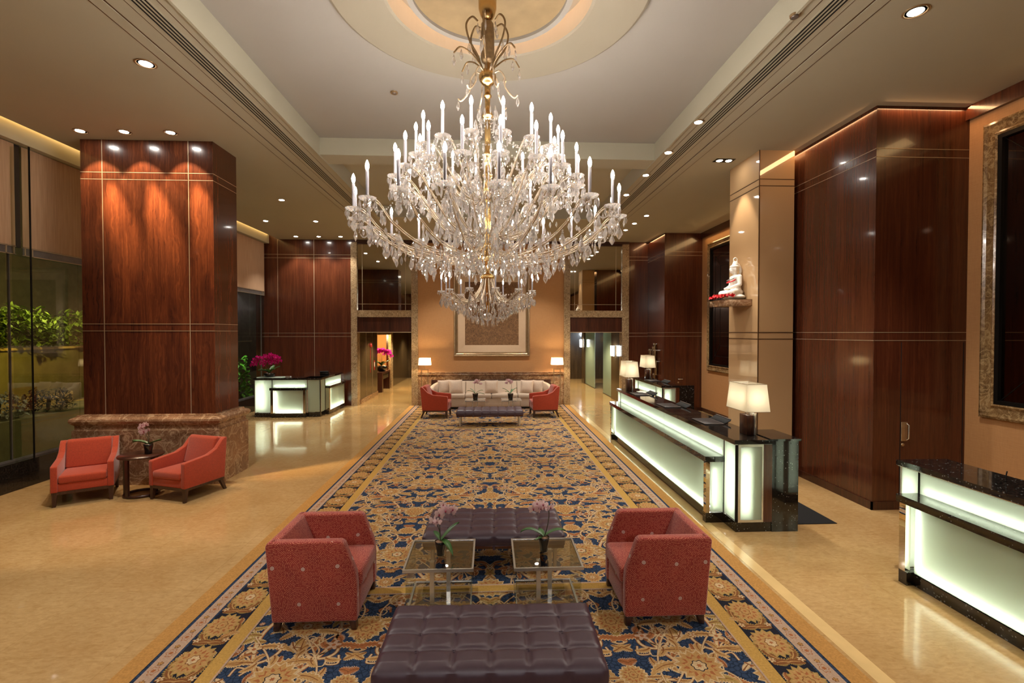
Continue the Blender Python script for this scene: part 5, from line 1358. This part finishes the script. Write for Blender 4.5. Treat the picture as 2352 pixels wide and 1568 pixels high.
downlight(4.13,8.40,'square twin downlight in front of the tan pillar',.075,0,square=True); spot(4.08,8.4,CZ-.03,4.5,8.4,3.4,60,50,.5,(1,.85,.66)); spot(4.1,8.4,CZ-.03,4.27,8.42,3.2,8,30,.5,(1,.92,.8))
for i,(x,y) in enumerate(((4.07,12.43),(4.02,13.33),(4.02,14.19))): downlight(x,y,('first','second','last')[i]+' small downlight over the short far desk on the reception side',.07,70)
for x,lab in ((-1.3,'downlight over the sofa, behind the chandelier on the orchid desk side'),(1.4,'downlight over the sofa, behind the chandelier on the reception side')): downlight(x,14.3,lab,.07,130)
# entrance end of the hall, behind the viewpoint
for x,y,lab in ((-3.9,1.5,'downlight over the floor at the entrance end, window side'),(-3.9,-2.5,'downlight just inside the entrance, window side'),(4.0,.8,'downlight over the near desk at the entrance end'),(4.0,-2.5,'downlight just inside the entrance, reception side'),(0,-1.2,'downlight over the carpet start'),(0,-4,'downlight by the entrance wall')):
    downlight(x,y,lab,.085,12 if abs(x)<1 else (150 if x<0 else 95))
# hidden cornice lights over the tan walls and the wood blocks
def area(x,y,z,sx,sy,rot,e,c):
    l=bpy.data.lights.new('cornice_light','AREA'); l.shape='RECTANGLE'; l.size=sx; l.size_y=sy; l.energy=e; l.color=c
    o=bpy.data.objects.new('cornice_light',l); COL.objects.link(o); o.location=(x,y,z); o.rotation_euler=rot; return o
area(6.36,2.5,5.30,.2,6,(0,rad(28),0),8,(1,.62,.26)); area(6.36,11.8,5.30,.2,5,(0,rad(28),0),8,(1,.62,.26))
# corridors
for x,y,e in ((-3.4,17.6,150),(-3.4,21.0,150),(-3.4,24.4,120),(3.5,17.8,140),(3.5,21.5,140),(3.5,24,80)):
    spot(x,y,2.57,x,y,0,e,130,.6,(1,.82,.5),.08)
l=bpy.data.lights.new('alcove_light','POINT'); l.energy=70; l.color=(1,.72,.34); l.shadow_soft_size=.06; o=bpy.data.objects.new('alcove_light',l); COL.objects.link(o); o.location=(-5.0,20.9,2.2)
l=bpy.data.lights.new('room_light','POINT'); l.energy=40; l.color=(.8,.9,1); l.shadow_soft_size=.1; o=bpy.data.objects.new('room_light',l); COL.objects.link(o); o.location=(5.8,19.5,2.3)
# street lamps outside
for (x,y,z,tx,ty,tz,e,sz,c) in ((-11.2,12.5,4.2,-13.6,14.5,1.6,230,105,(1,.70,.12)),(-11.2,8.5,4.2,-13.6,9.5,1.6,100,105,(1,.72,.14)),(-12.4,15,3.6,-18.8,16,3,160,120,(1,.74,.4)),(-7.9,10,3.4,-9.2,9.9,.8,26,80,(1,.86,.6)),(-8.0,15.2,2.9,-8.1,15.75,.8,60,70,(.85,1,.85)),(-8.6,12.2,3.2,-10.6,11.2,.4,40,80,(1,.74,.25)),(-9.5,17,3,-12,20,2,60,90,(.5,.75,1))):
    o=spot(x,y,z,tx,ty,tz,e,sz,.6,c,.1); o.name='street_light'
area(5.12,7.3,5.42,.10,1.9,(0,rad(20),0),2.6,(1,.55,.25)); area(5.82,6.24,5.42,1.2,.05,(rad(-20),0,0),2.2,(1,.55,.25)); area(5.28,15.3,5.42,.05,1.4,(0,rad(20),0),1.8,(1,.55,.25))
spot(0,-4.5,4.4,0,4.6,.7,170,34,.8,(1,.95,.88),.15)  # added unseen fill spot, brightens the seating sides that face the camera
spot(0,-3.5,3.2,0,3,.2,16,60,.8,(.4,.45,1),.3)
# world, view
w=bpy.data.worlds.new('night'); scene.world=w; w.use_nodes=True; w.node_tree.nodes['Background'].inputs[0].default_value=(.012,.014,.02,1); w.node_tree.nodes['Background'].inputs[1].default_value=1
vs=scene.view_settings; vs.view_transform='Standard'; vs.look='None'; vs.gamma=1; vs.use_curve_mapping=False; vs.exposure=EXPO
cy=scene.cycles
cy.use_denoising=True
cy.use_adaptive_sampling=True; cy.adaptive_threshold=.02; cy.max_bounces=7; cy.diffuse_bounces=4; cy.glossy_bounces=4; cy.transmission_bounces=6; cy.transparent_max_bounces=16
cy.sample_clamp_indirect=6; cy.sample_clamp_direct=0; cy.caustics_reflective=False; cy.caustics_refractive=False
cy.use_light_tree=True
